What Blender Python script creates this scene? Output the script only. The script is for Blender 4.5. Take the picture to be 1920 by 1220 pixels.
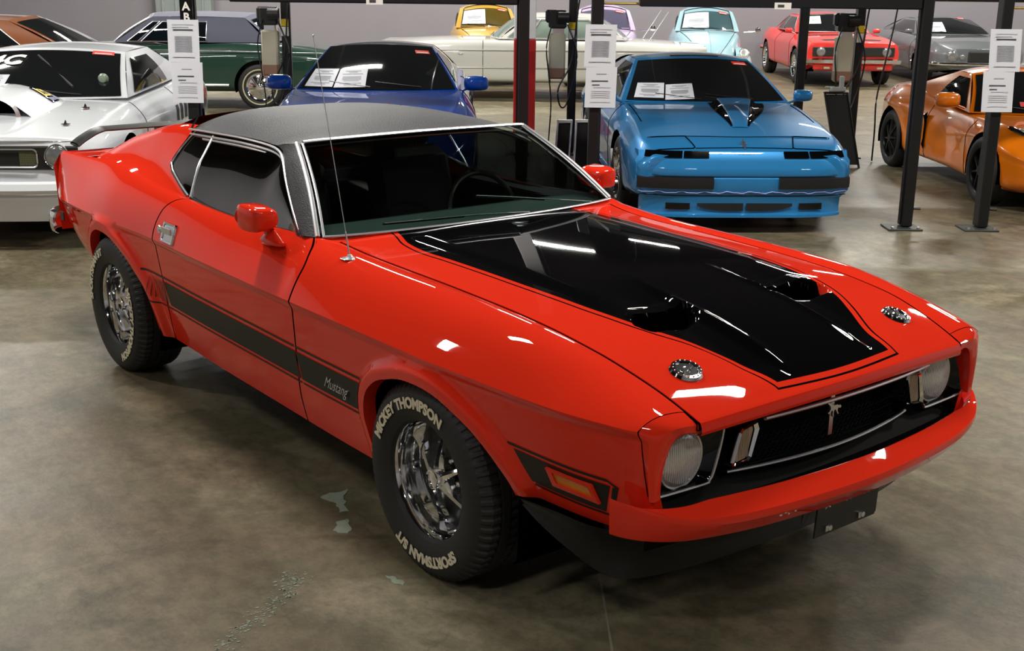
import bpy, math, random
import numpy as np
from mathutils import Matrix, Vector
random.seed(7)
rng = np.random.default_rng(7)
for o in list(bpy.data.objects):
    bpy.data.objects.remove(o, do_unlink=True)
S = bpy.context.scene
COL = S.collection
# ------------------------------------------------------------------ camera
CAM = np.array([3.07546, -2.97545, 1.95019])
YAW, PITCH, ROLL, FPX = 2.472365, 0.280911, 0.011566, 2267.85
def cam_axes():
    cy, sy, cp, sp = math.cos(YAW), math.sin(YAW), math.cos(PITCH), math.sin(PITCH)
    f = np.array([cy*cp, sy*cp, -sp]); r = np.array([sy, -cy, 0.]); u = np.cross(r, f)
    cr, sr = math.cos(ROLL), math.sin(ROLL)
    return r*cr+u*sr, -r*sr+u*cr, f
R_, U_, F_ = cam_axes()
cam = bpy.data.objects.new('camera', bpy.data.cameras.new('camera'))
COL.objects.link(cam)
cam.data.sensor_width = 36.0
cam.data.lens = FPX/1920*36.0
cam.data.clip_end = 200
m = Matrix.Identity(4)
for i in range(3):
    m[i][0], m[i][1], m[i][2], m[i][3] = R_[i], U_[i], -F_[i], CAM[i]
cam.matrix_world = m
S.camera = cam
# the lifts and parked cars stand square to this frame: RT to the right, AW away
RT = np.array([math.sin(YAW), -math.cos(YAW)]); AW = np.array([math.cos(YAW), math.sin(YAW)])
P5 = np.array([-4.21, 3.60])
def LF(r, a):                    # right / away from the middle lift post -> world xy
    return P5 + RT*r + AW*a
ROOM_YAW = math.atan2(RT[1], RT[0])
# ------------------------------------------------------------------ world, exposure, lights
w = bpy.data.worlds.new('world'); S.world = w; w.use_nodes = True
w.node_tree.nodes['Background'].inputs[0].default_value = (0.80, 0.85, 0.95, 1)
w.node_tree.nodes['Background'].inputs[1].default_value = 0.10
S.view_settings.view_transform = 'Standard'
S.view_settings.look = 'None'
S.view_settings.exposure = 0.28
S.view_settings.gamma = 1.0
S.view_settings.use_curve_mapping = False
CEIL = 7.6
LIGHT_SPOTS = []
for a, rs in ((-11.0, (-8.1, -2.9, 2.3, 7.5)), (-3.2, (-8.1, -2.9, 2.3, 7.5, 12.5)), (4.7, (-8.1, -2.9, 7.5, 12.5)), (11.3, (-9.9, -4.9, .3, 5.5, 10.7)), (16.6, (-7.5, -2.3, 2.9, 8.1, 13.3))):
    for r in rs: LIGHT_SPOTS.append((r, a))
LIGHT_W = 105.0
ROW_GAIN = {-11.0: .7, -3.2: 1.8, 4.7: 2.2, 11.3: 2.3, 16.6: 2.3}
def add_ceiling_lamp(r, a):
    p = LF(r, a)
    ld = bpy.data.lights.new('fluorescent_lamp', 'AREA'); ld.shape = 'RECTANGLE'
    ld.size, ld.size_y = 1.25, 0.30
    ld.energy = LIGHT_W*ROW_GAIN[a]; ld.color = (1.0, 0.97, 0.90)
    lo = bpy.data.objects.new('fluorescent_lamp', ld); COL.objects.link(lo)
    lo.location = (p[0], p[1], 5.56); lo.rotation_euler = (0, 0, ROOM_YAW)
    return lo
for r, a in LIGHT_SPOTS: add_ceiling_lamp(r, a)

# ------------------------------------------------------------------ materials
def srgb(*c):
    return tuple((x/12.92 if x <= .04045 else ((x+.055)/1.055)**2.4) for x in [v/255 for v in c])
MATS = {}
def mat(name, col, rough=.5, metal=0., coat=0., spec=.5, bump=0., bscale=200., var=0., vscale=8., emit=None, aniso=None):
    if name in MATS: return MATS[name]
    mt = bpy.data.materials.new(name); mt.use_nodes = True
    nt = mt.node_tree; b = nt.nodes['Principled BSDF']
    b.inputs['Base Color'].default_value = (*col, 1)
    b.inputs['Roughness'].default_value = rough
    b.inputs['Metallic'].default_value = metal
    b.inputs['Coat Weight'].default_value = coat
    b.inputs['Coat Roughness'].default_value = .02
    b.inputs['Specular IOR Level'].default_value = spec
    tc = nt.nodes.new('ShaderNodeTexCoord')
    n = nt.nodes.new('ShaderNodeTexNoise'); n.inputs['Scale'].default_value = vscale; n.inputs['Detail'].default_value = 4
    nt.links.new(tc.outputs['Object'], n.inputs['Vector'])
    mix = nt.nodes.new('ShaderNodeMixRGB'); mix.blend_type = 'MULTIPLY'; mix.inputs[0].default_value = 1
    mix.inputs[1].default_value = (*col, 1)
    rp = nt.nodes.new('ShaderNodeMapRange')
    rp.inputs['To Min'].default_value = 1-var; rp.inputs['To Max'].default_value = 1+var*.6
    nt.links.new(n.outputs['Fac'], rp.inputs['Value']); nt.links.new(rp.outputs[0], mix.inputs[2])
    nt.links.new(mix.outputs[0], b.inputs['Base Color'])
    if bump > 0:
        n2 = nt.nodes.new('ShaderNodeTexNoise'); n2.inputs['Scale'].default_value = bscale; n2.inputs['Detail'].default_value = 3
        nt.links.new(tc.outputs['Object'], n2.inputs['Vector'])
        bp_ = nt.nodes.new('ShaderNodeBump'); bp_.inputs['Strength'].default_value = bump; bp_.inputs['Distance'].default_value = .004
        nt.links.new(n2.outputs['Fac'], bp_.inputs['Height']); nt.links.new(bp_.outputs[0], b.inputs['Normal'])
    if emit: b.inputs['Emission Color'].default_value = (*emit[0], 1); b.inputs['Emission Strength'].default_value = emit[1]
    MATS[name] = mt
    return mt
def paint(name, rgb, rough=.32, coat=1., spec=.35, var=.02, metal=0.):
    return mat(name, srgb(*rgb), rough=rough, coat=coat, spec=spec, var=var, vscale=3, metal=metal)
def glass(name, tint, refl=.9, rough=.01, f0=.07):
    if name in MATS: return MATS[name]
    mt = bpy.data.materials.new(name); mt.use_nodes = True; nt = mt.node_tree
    nt.nodes.remove(nt.nodes['Principled BSDF']); out = nt.nodes['Material Output']
    tr = nt.nodes.new('ShaderNodeBsdfTransparent'); tr.inputs[0].default_value = (*tint, 1)
    gl = nt.nodes.new('ShaderNodeBsdfGlossy'); gl.inputs['Roughness'].default_value = rough; gl.inputs[0].default_value = (refl, refl, refl, 1)
    # thin sheet: Schlick reflectance, the same from either side
    lw = nt.nodes.new('ShaderNodeLayerWeight'); lw.inputs['Blend'].default_value = .5
    pw = nt.nodes.new('ShaderNodeMath'); pw.operation = 'POWER'; pw.inputs[1].default_value = 5
    ma = nt.nodes.new('ShaderNodeMath'); ma.operation = 'MULTIPLY_ADD'; ma.inputs[1].default_value = .93; ma.inputs[2].default_value = f0
    nt.links.new(lw.outputs['Facing'], pw.inputs[0]); nt.links.new(pw.outputs[0], ma.inputs[0])
    mx = nt.nodes.new('ShaderNodeMixShader')
    nt.links.new(ma.outputs[0], mx.inputs[0]); nt.links.new(tr.outputs[0], mx.inputs[1]); nt.links.new(gl.outputs[0], mx.inputs[2])
    nt.links.new(mx.outputs[0], out.inputs['Surface'])
    MATS[name] = mt
    return mt

RED = paint('red_paint', (233, 50, 28), rough=.5, spec=.0)
BLACKP = paint('black_gloss_paint', (8, 8, 10), rough=.5, spec=.0)
MATBLK = mat('satin_black', srgb(26, 26, 22), rough=.42, var=.1)
PLBLK = mat('black_plastic', srgb(28, 28, 30), rough=.36, var=.2, vscale=20, bump=.08)
GRBLK = mat('grille_black', (.004, .004, .004), rough=.6, spec=.08)
DARK = mat('dark_void', (.0015, .0015, .0015), rough=.9, spec=0)
SHUT = mat('panel_gap', (.004, .001, .001), rough=.9, spec=0)
CHROME = mat('chrome', (.93, .94, .96), rough=.07, metal=1, var=.04)
STEEL = mat('brushed_trim', (.80, .81, .83), rough=.32, metal=1, var=.08)
RUBBER = mat('tire_rubber', srgb(34, 34, 33), rough=.62, var=.25, vscale=12, bump=.08, bscale=160)
LETTER = mat('raised_white_letter', srgb(226, 216, 188), rough=.6, var=.15, vscale=60)
VINYL = mat('black_vinyl', srgb(38, 38, 43), rough=.48, spec=.3, var=.35, vscale=9, bump=.6, bscale=170)
INTER = mat('black_interior', srgb(20, 21, 21), rough=.5, var=.3)
DASHM = mat('dash_vinyl', srgb(58, 76, 71), rough=.45, var=.2)
WSG = glass('windshield_glass', (.58, .68, .64))
SIDEG = glass('tinted_side_glass', (.06, .065, .07), refl=1.0, f0=.20)
LENSG = mat('headlamp_glass', (.78, .79, .76), rough=.2, metal=.6, var=.2, vscale=40, bump=.6, bscale=60)
LENSB = mat('background_lamp_glass', (.35, .36, .36), rough=.15, metal=.7, var=.2, vscale=40)
CREAM = mat('cream_whitewall', srgb(190, 184, 150), rough=.6)
CLEARL = mat('clear_lens', srgb(172, 152, 128), rough=.25, coat=.8, var=.2, vscale=40)
AMBER = mat('amber_lens', srgb(226, 130, 14), rough=.25, coat=1, var=.25, vscale=30)
PAPER = mat('white_paper', srgb(226, 228, 236), rough=.7, var=.03)
INK = mat('printed_ink', srgb(60, 62, 70), rough=.8)
INKL = mat('printed_grey', srgb(168, 170, 178), rough=.8)
STICK = mat('red_sticker', srgb(228, 52, 40), rough=.5)
STICKW = mat('white_sticker', srgb(240, 236, 230), rough=.5)
LIFTBLK = mat('black_lift_paint', srgb(17, 17, 19), rough=.4, var=.3, vscale=6, bump=.05)
TANKM = mat('oil_tank_plastic', srgb(196, 190, 168), rough=.5, var=.08)
YEL = mat('yellow_label', srgb(240, 206, 30), rough=.5)
POLISH = mat('polished_trim', (.80, .80, .83), rough=.34, metal=1, var=.05)
DKGLASS = mat('dark_car_glass', (.010, .011, .012), rough=.04, spec=.6, coat=.4)

# ------------------------------------------------------------------ mesh helpers
def tag(o, label=None, cat=None, group=None, kind=None):
    if label: o['label'] = label
    if cat: o['category'] = cat
    if group: o['group'] = group
    if kind: o['kind'] = kind
    return o
def empty(name, loc, rz=0, label=None, cat=None, group=None):
    o = bpy.data.objects.new(name, None); COL.objects.link(o)
    o.location = loc; o.rotation_euler = (0, 0, rz); o.empty_display_size = .2
    return tag(o, label, cat, group)
EACH = {'lug_nut', 'anchor_bolt', 'screw', 'spoke', 'tie_wire', 'paint_chip', 'seat_back'}
def loose_pieces(me, each):
    """vertex masks of the pieces of a mesh that stand apart; None when it is one piece"""
    nv = len(me.vertices); ed = np.empty(len(me.edges)*2, np.int32); me.edges.foreach_get('vertices', ed); ed = ed.reshape(-1, 2)
    lab = np.arange(nv)
    while True:
        m = np.minimum(lab[ed[:, 0]], lab[ed[:, 1]]); new = lab.copy(); np.minimum.at(new, ed[:, 0], m); np.minimum.at(new, ed[:, 1], m); new = new[new]
        if (new == lab).all(): break
        lab = new
    roots, isl = np.unique(lab, return_inverse=True); k = len(roots)
    if k < 2 or k > 60: return None
    co = np.empty(nv*3); me.vertices.foreach_get('co', co); co = co.reshape(-1, 3)
    if each: return [isl == i for i in range(k)]
    lo = np.full((k, 3), np.inf); hi = np.full((k, 3), -np.inf); np.minimum.at(lo, isl, co); np.maximum.at(hi, isl, co)
    size = (hi-lo).max(1); gap = np.maximum(0, np.maximum(lo[:, None]-hi[None], lo[None]-hi[:, None]))
    near = np.sqrt((gap**2).sum(2)) <= np.maximum(.02, .5*np.maximum(size[:, None], size[None]))
    pc = np.arange(k)
    for _ in range(k):
        n2 = np.array([pc[near[i]].min() for i in range(k)])
        if (n2 == pc).all(): break
        pc = n2
    u = np.unique(pc)
    return None if len(u) < 2 else [(pc[isl] == q) for q in u]
def copy_tree(o, parent=None):
    c = o.copy(); COL.objects.link(c); c.parent = parent
    for ch in [x for x in bpy.data.objects if x.parent == o]: copy_tree(ch, c)
    return c
class MB:
    def __init__(s): s.v = []; s.f = []; s.m = []
    def add(s, v, f, m=0):
        n = len(s.v); s.v += [tuple(map(float, p)) for p in v]; s.f += [tuple(i+n for i in q) for q in f]
        s.m += [m]*len(f); return s
    def grid(s, P, cu=False, cv=False, flip=False, m=0, mask=None):
        P = np.asarray(P, float); nu, nv = P.shape[:2]; f = []; mi = []
        for i in range(nu if cu else nu-1):
            for j in range(nv if cv else nv-1):
                if mask is not None and not mask[i, j]: continue
                a, b, c, d = i*nv+j, ((i+1) % nu)*nv+j, ((i+1) % nu)*nv+(j+1) % nv, i*nv+(j+1) % nv
                f.append((a, d, c, b) if flip else (a, b, c, d))
        return s.add(P.reshape(-1, 3), f, m)
    def box(s, c, d, rz=0, m=0, bev=0, M=None):
        x, y, z = [k/2 for k in d]
        if bev > 0:
            b = min(bev, x*.9, y*.9, z*.9)
            V = []; idx = {}
            for sx in (-1, 1):
                for sy in (-1, 1):
                    for sz in (-1, 1):
                        for ax in range(3):
                            p = [sx*(x-b), sy*(y-b), sz*(z-b)]; p[ax] = (sx, sy, sz)[ax]*(x, y, z)[ax]
                            idx[sx, sy, sz, ax] = len(V); V.append(p)
            F = []
            for ax in range(3):
                o1, o2 = [(1, 2), (2, 0), (0, 1)][ax]
                for sg in (-1, 1):
                    q = []
                    for s1, s2 in ((-1, -1), (1, -1), (1, 1), (-1, 1)):
                        k = [0, 0, 0]; k[ax] = sg; k[o1] = s1; k[o2] = s2; q.append(idx[(*k, ax)])
                    F.append(q if sg > 0 else q[::-1])
                for s1 in (-1, 1):
                    for s2 in (-1, 1):
                        k1 = [0, 0, 0]; k2 = [0, 0, 0]
                        k1[ax] = -1; k2[ax] = 1; k1[o1] = k2[o1] = s1; k1[o2] = k2[o2] = s2
                        q = [idx[(*k1, o1)], idx[(*k2, o1)], idx[(*k2, o2)], idx[(*k1, o2)]]
                        F.append(q if s1*s2 < 0 else q[::-1])
            for sx in (-1, 1):
                for sy in (-1, 1):
                    for sz in (-1, 1):
                        q = [idx[sx, sy, sz, a] for a in range(3)]
                        F.append(q if sx*sy*sz > 0 else q[::-1])
        else:
            V = [(sx*x, sy*y, sz*z) for sx in (-1, 1) for sy in (-1, 1) for sz in (-1, 1)]
            F = [(0, 1, 3, 2), (4, 6, 7, 5), (0, 4, 5, 1), (2, 3, 7, 6), (0, 2, 6, 4), (1, 5, 7, 3)]
        V = np.array(V, float)
        if M is not None: V = V@np.array(M).T
        cr, sr = math.cos(rz), math.sin(rz)
        V = np.stack([V[:, 0]*cr-V[:, 1]*sr+c[0], V[:, 0]*sr+V[:, 1]*cr+c[1], V[:, 2]+c[2]], 1)
        return s.add(V, F, m)
    def tube(s, path, r, n=8, m=0, cap=True, closed=False, flat=1., up=(0, 0, 1)):
        P = np.array(path, float); k = len(P)
        T = np.roll(P, -1, 0)-np.roll(P, 1, 0)
        if not closed: T[0] = P[1]-P[0]; T[-1] = P[-1]-P[-2]
        T /= np.linalg.norm(T, axis=1)[:, None]+1e-12
        up = np.array(up, float); rr = np.broadcast_to(np.asarray(r, float), (k,))
        G = []
        for i in range(k):
            sd = np.cross(T[i], up)
            if np.linalg.norm(sd) < .05: sd = np.cross(T[i], (1, 0, 0.01))
            sd /= np.linalg.norm(sd); u2 = np.cross(sd, T[i])
            a = np.arange(n)/n*2*math.pi
            G.append(P[i]+rr[i]*(np.cos(a)[:, None]*sd+np.sin(a)[:, None]*u2*flat))
        G = np.array(G); base = len(s.v)
        s.grid(G, cu=closed, cv=True, m=m)
        if cap and not closed:
            s.f.append(tuple(base+j for j in range(n))); s.m.append(m)
            s.f.append(tuple(base+(k-1)*n+j for j in range(n))[::-1]); s.m.append(m)
        return s
    def lathe(s, prof, n=32, c=(0, 0, 0), axis='y', m=0, a0=0, closed_prof=False, sgn=1):
        # prof: (r, h) ; rotates about axis
        a = a0+np.arange(n)/n*2*math.pi; pr = np.array(prof, float); G = np.zeros((n, len(pr), 3))
        for j, (r, h) in enumerate(pr):
            u, v = r*np.cos(a), r*np.sin(a)
            if axis == 'y': G[:, j] = np.stack([u, np.full(n, h*sgn), v], 1)
            elif axis == 'x': G[:, j] = np.stack([np.full(n, h*sgn), u, v], 1)
            else: G[:, j] = np.stack([u, v, np.full(n, h*sgn)], 1)
        G += np.array(c)
        return s.grid(G, cu=True, cv=closed_prof, m=m)
    def prism(s, poly, p0, ex, ey, ez, m=0):
        # poly 2D in (ex, ey) plane at p0, extruded by ez
        p0, ex, ey, ez = map(lambda q: np.array(q, float), (p0, ex, ey, ez)); n = len(poly)
        A = [p0+a*ex+b*ey for a, b in poly]; B = [p+ez for p in A]
        F = [tuple(range(n))[::-1], tuple(range(n, 2*n))]+[(i, (i+1) % n, n+(i+1) % n, n+i) for i in range(n)]
        return s.add(A+B, F, m)
    def xf(s, fn): s.v = [tuple(fn(np.array(p))) for p in s.v]; return s
    def mirror(s):
        n = len(s.v); s.v += [(x, -y, z) for x, y, z in s.v]
        s.f += [tuple(i+n for i in q)[::-1] for q in s.f]; s.m += s.m; return s
    def mirrored(s):
        t = MB(); t.v = [(x, -y, z) for x, y, z in s.v]; t.f = [q[::-1] for q in s.f]; t.m = list(s.m); return t
    def build(s, name, mats, parent=None, ang=32, smooth=True, weld=1e-5, recalc=True, split=True, **kw):
        import bmesh
        me = bpy.data.meshes.new(name); me.from_pydata(s.v, [], s.f)
        if not isinstance(mats, (list, tuple)): mats = [mats]
        for mt in mats: me.materials.append(mt)
        if len(mats) > 1: me.polygons.foreach_set('material_index', s.m)
        bm = bmesh.new(); bm.from_mesh(me)
        if weld: bmesh.ops.remove_doubles(bm, verts=bm.verts, dist=weld)
        if recalc: bmesh.ops.recalc_face_normals(bm, faces=bm.faces)
        bm.to_mesh(me); bm.free()
        if kw.get('kind') != 'stuff' and split:
            pcs = loose_pieces(me, name in EACH)
            if pcs:
                vv = [tuple(v.co) for v in me.vertices]; obs = []
                ff = [tuple(q.vertices) for q in me.polygons]; fm = [q.material_index for q in me.polygons]
                bpy.data.meshes.remove(me)
                for pc in pcs:
                    t = MB(); ids = {}
                    for k in range(len(ff)):
                        if pc[ff[k][0]]: 
                            for i in ff[k]:
                                if i not in ids: ids[i] = len(t.v); t.v.append(vv[i])
                            t.f.append(tuple(ids[i] for i in ff[k])); t.m.append(fm[k])
                    if t.f: obs.append(t.build(name, mats, parent, ang, smooth, 0, False, False, **kw))
                return obs[0]
        if smooth:
            me.polygons.foreach_set('use_smooth', [True]*len(me.polygons))
            me.set_sharp_from_angle(angle=math.radians(ang))
        me.validate()
        o = bpy.data.objects.new(name, me); COL.objects.link(o)
        if parent is not None: o.parent = parent
        return tag(o, **kw)
def cyl(mb, c, r, h, axis='y', n=20, m=0, r2=None):
    r2 = r if r2 is None else r2
    return mb.lathe([(0, -h/2), (r, -h/2), (r2, h/2), (0, h/2)], n=n, c=c, axis=axis, m=m)
def pchip(x, xs, ys):
    xs = np.asarray(xs, float); ys = np.asarray(ys, float); h = np.diff(xs); d = np.diff(ys)/h
    mm = np.zeros(len(xs)); mm[0] = d[0]; mm[-1] = d[-1]
    for i in range(1, len(xs)-1):
        mm[i] = 0 if d[i-1]*d[i] <= 0 else 3*(h[i-1]+h[i])/((2*h[i]+h[i-1])/d[i-1]+(h[i]+2*h[i-1])/d[i])
    x = np.clip(x, xs[0], xs[-1]); i = np.clip(np.searchsorted(xs, x)-1, 0, len(xs)-2); t = (x-xs[i])/h[i]
    return ys[i]*(1+2*t)*(1-t)**2+mm[i]*h[i]*t*(1-t)**2+ys[i+1]*t*t*(3-2*t)+mm[i+1]*h[i]*t*t*(t-1)
def T(*pairs):                   # table -> smooth function
    pairs = sorted(pairs); xs = [p[0] for p in pairs]; ys = [p[1] for p in pairs]
    return lambda x: pchip(x, xs, ys)
def crom(P, n, closed=False):    # Catmull-Rom through control points (k,3) -> n samples per span
    P = np.array(P, float); k = len(P); out = []
    for i in range(k if closed else k-1):
        p1, p2 = P[i], P[(i+1) % k]
        p0 = P[i-1] if (i > 0 or closed) else 2*p1-p2
        p3 = P[(i+2) % k] if (i+2 < k or closed) else 2*p2-p1
        for t in np.arange(n)/n:
            out.append(.5*((2*p1)+(-p0+p2)*t+(2*p0-5*p1+4*p2-p3)*t*t+(-p0+3*p1-3*p2+p3)*t**3))
    if not closed: out.append(P[-1])
    return np.array(out)
def polyres(P, n):               # resample a polyline to n points by length
    P = np.array(P, float); d = np.r_[0, np.cumsum(np.linalg.norm(np.diff(P, axis=0), axis=1))]
    t = np.linspace(0, d[-1], n)
    return np.stack([np.interp(t, d, P[:, k]) for k in range(P.shape[1])], 1)
def sstep(a, b, x):
    t = np.clip((x-a)/(b-a), 0, 1); return t*t*(3-2*t)
def rounded(w, h, r, n=4):
    o = []
    for cx, cy, a0 in ((w/2-r, h/2-r, 0), (-w/2+r, h/2-r, 90), (-w/2+r, -h/2+r, 180), (w/2-r, -h/2+r, 270)):
        for k in range(n+1):
            a = math.radians(a0+90*k/n); o.append((cx+r*math.cos(a), cy+r*math.sin(a)))
    return o
def text_mesh(txt, size, depth=.002, shear=0., bold=0.):
    cu = bpy.data.curves.new('t', 'FONT'); cu.body = txt; cu.size = size; cu.extrude = depth/2; cu.shear = shear
    cu.align_x = 'CENTER'; cu.align_y = 'CENTER'; cu.resolution_u = 3; cu.offset = bold
    o = bpy.data.objects.new('t', cu); COL.objects.link(o)
    me = bpy.data.meshes.new_from_object(o.evaluated_get(bpy.context.evaluated_depsgraph_get()))
    V = [tuple(v.co) for v in me.vertices]; F = [tuple(p.vertices) for p in me.polygons]
    bpy.data.objects.remove(o); bpy.data.curves.remove(cu); bpy.data.meshes.remove(me)
    mb = MB(); mb.add(V, F); return mb
# ================================================================== ROOM
def floor_mat():
    mt = bpy.data.materials.new('polished_concrete'); mt.use_nodes = True; nt = mt.node_tree; L = nt.links
    b = nt.nodes['Principled BSDF']; b.inputs['Specular IOR Level'].default_value = .35
    tc = nt.nodes.new('ShaderNodeTexCoord')
    def noise(sc, det=5, rough=.6, vec=None, dist=0):
        n = nt.nodes.new('ShaderNodeTexNoise'); n.inputs['Scale'].default_value = sc; n.inputs['Detail'].default_value = det
        n.inputs['Roughness'].default_value = rough; n.inputs['Distortion'].default_value = dist
        L.new(vec or tc.outputs['Object'], n.inputs['Vector']); return n.outputs['Fac']
    def ramp(src, stops):
        r = nt.nodes.new('ShaderNodeValToRGB'); L.new(src, r.inputs[0]); e = r.color_ramp.elements
        while len(e) < len(stops): e.new(.5)
        for k, (p, c) in enumerate(stops): e[k].position = p; e[k].color = (*c, 1)
        return r.outputs[0]
    def mix(a, bb, f, mode='MIX'):
        x = nt.nodes.new('ShaderNodeMixRGB'); x.blend_type = mode
        for i, q in enumerate((f, a, bb)):
            if hasattr(q, 'is_linked') or not isinstance(q, (int, float, tuple)): L.new(q, x.inputs[i])
            else: x.inputs[i].default_value = (*q, 1) if isinstance(q, tuple) else q
        return x.outputs[0]
    base = ramp(noise(.75, 8, .68, dist=.8), [(.36, srgb(84, 79, 60)), (.46, srgb(114, 102, 82)), (.54, srgb(108, 102, 80)), (.64, srgb(142, 132, 110))])
    fine = ramp(noise(9, 10, .8), [(.42, (.70, .70, .68)), (.58, (1.18, 1.18, 1.18))])
    c = mix(base, fine, .8, 'MULTIPLY')
    mp = nt.nodes.new('ShaderNodeMapping'); mp.inputs['Rotation'].default_value = (0, 0, ROOM_YAW); mp.inputs['Scale'].default_value = (.6, 3.5, 1)
    L.new(tc.outputs['Object'], mp.inputs[0])
    st = ramp(noise(1.3, 6, .65, mp.outputs[0], .4), [(.42, (.84, .84, .83)), (.58, (1.08, 1.08, 1.07))])
    c = mix(c, st, .8, 'MULTIPLY')
    # hairline cracks
    vo = nt.nodes.new('ShaderNodeTexVoronoi'); vo.feature = 'DISTANCE_TO_EDGE'; vo.inputs['Scale'].default_value = .55
    vd = nt.nodes.new('ShaderNodeVectorMath'); vd.operation = 'ADD'
    nn = nt.nodes.new('ShaderNodeTexNoise'); nn.inputs['Scale'].default_value = 2.2; nn.inputs['Detail'].default_value = 6
    L.new(tc.outputs['Object'], nn.inputs['Vector'])
    sc = nt.nodes.new('ShaderNodeVectorMath'); sc.operation = 'SCALE'; sc.inputs['Scale'].default_value = .9
    L.new(nn.outputs['Color'], sc.inputs[0]); L.new(tc.outputs['Object'], vd.inputs[0]); L.new(sc.outputs[0], vd.inputs[1]); L.new(vd.outputs[0], vo.inputs['Vector'])
    cr = ramp(vo.outputs['Distance'], [(.0, (.62, .6, .56)), (.004, (1, 1, 1))])
    c = mix(c, cr, .55, 'MULTIPLY')
    # pale scuffs
    sf = ramp(noise(1.9, 9, .75, dist=1.2), [(.66, (0, 0, 0)), (.74, (1, 1, 1))])
    c = mix(c, srgb(150, 146, 130), mix((0, 0, 0), sf, .35), 'MIX')
    L.new(c, b.inputs['Base Color'])
    rr = nt.nodes.new('ShaderNodeMapRange'); rr.inputs['To Min'].default_value = .30; rr.inputs['To Max'].default_value = .52
    L.new(noise(3, 6, .7), rr.inputs['Value']); L.new(rr.outputs[0], b.inputs['Roughness'])
    bu = nt.nodes.new('ShaderNodeBump'); bu.inputs['Strength'].default_value = .12; bu.inputs['Distance'].default_value = .01
    L.new(noise(30, 6, .6), bu.inputs['Height']); L.new(bu.outputs[0], b.inputs['Normal'])
    return mt
FLOOR = floor_mat()
WALLG = mat('grey_block_wall', srgb(132, 128, 134), rough=.75, var=.06, vscale=1.2, bump=.15, bscale=30)
WALLW = mat('white_painted_wall', srgb(212, 212, 222), rough=.7, var=.04)
WALLL = mat('light_grey_wall', srgb(176, 174, 180), rough=.75, var=.05, vscale=1.2)
WALLD = mat('dark_upper_wall', srgb(48, 48, 50), rough=.8, var=.1)
CEILM = mat('dark_ceiling_deck', srgb(20, 20, 22), rough=.8, var=.2)
R0, R1, A0, A1 = -12.5, 16.5, -17.0, 18.6
def room_quad(name, pts, mt, flip=False):
    mb = MB().add(pts, [(0, 1, 2, 3)]); o = mb.build(name, mt, recalc=False, smooth=False, kind='structure'); return o
def c3(r, a, z): p = LF(r, a); return (p[0], p[1], z)
mb = MB(); mb.box((0, 0, -.1), (R1-R0+.6, A1-A0+.6, .2)); mb.xf(lambda p: np.array([*LF((R0+R1)/2+p[0], (A0+A1)/2+p[1]), p[2]]))
mb.build('floor', FLOOR, smooth=False, kind='structure')
def wall(name, r, a, dr, da, splits):
    # low grey part, upper white part, courses of blocks as shallow proud joints left to the material
    for k, (z0, z1, mt) in enumerate(splits):
        b = MB(); b.box((0, 0, (z0+z1)/2), (dr, da, z1-z0)); b.xf(lambda p: np.array([*LF(r+p[0], a+p[1]), p[2]]))
        if k == 0: root = b.build(name, mt, smooth=False, kind='structure')
        else: b.build('upper_paint', mt, root, smooth=False)
    return root
SP = [(0, 1.98, WALLG), (1.98, CEIL, WALLW)]
wb = wall('wall_back', (R0+R1)/2, A1+.15, R1-R0, .3, [(0, 3.3, WALLG), (3.3, CEIL, WALLD)])
mb = MB(); mb.box((0, 0, 2.55), (3.75, .03, 1.2)); mb.box((.2, -.02, 2.06), (3.2, .02, .02)); mb.xf(lambda p: np.array([*LF(-10.62+p[0], A1-.02+p[1]), p[2]])); mb.build('trim_3', WALLW, smooth=False, kind='structure')
wall('wall_front', (R0+R1)/2, A0-.15, R1-R0, .3, [(0, 4.9, WALLL), (4.9, CEIL, WALLD)])
wall('wall_left', R0-.15, (A0+A1)/2, .3, A1-A0+.6, [(0, 4.9, WALLL), (4.9, CEIL, WALLD)])
wall('wall_right', R1+.15, (A0+A1)/2, .3, A1-A0+.6, [(0, 4.9, WALLL), (4.9, CEIL, WALLD)])
mb = MB(); mb.box((0, 0, CEIL+.1), (R1-R0+.6, A1-A0+.6, .2)); mb.xf(lambda p: np.array([*LF((R0+R1)/2+p[0], (A0+A1)/2+p[1]), p[2]]))
mb.build('ceiling', CEILM, smooth=False, kind='structure')
# ceiling lamp housings
HOUS = mat('lamp_housing', srgb(225, 225, 225), rough=.4)
DIFF = mat('lamp_diffuser', (.9, .9, .9), rough=.5, emit=((1, .97, .9), 6.0))
first = None
names = ['far', 'near']
for k, (r, a) in enumerate(LIGHT_SPOTS):
    p = LF(r, a)
    t = empty('ceiling_light', (p[0], p[1], 5.57), ROOM_YAW, 'white ceiling light with a long bright diffuser hung over the parked cars', 'light', 'ceiling lights over the hall')
    if first is None:
        h = MB().box((0, 0, .05), (1.30, .36, .08), bev=.02).build('housing', HOUS, t)
        r1 = MB().tube([(-.5, 0, .09), (-.5, 0, CEIL-5.57)], .008, 6).tube([(.5, 0, .09), (.5, 0, CEIL-5.57)], .008, 6).build('hanger', STEEL, t)
        first = (h, r1)
    else:
        for q in first:
            c = q.copy(); COL.objects.link(c); c.parent = t
# grey-green pier on the back wall, left
mb = MB(); mb.box((0, 0, 1.6), (1.25, .35, 3.2), bev=.02)
for k in range(4): mb.box((-.45+.3*k, -.19, 1.6), (.05, .04, 3.1), bev=.01)
mb.xf(lambda p: np.array([*LF(-8.1+p[0], A1-.2+p[1]), p[2]]))
mb.build('trim_1', mat('grey_green_steel', srgb(128, 136, 134), rough=.6, var=.08), kind='structure')
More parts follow.
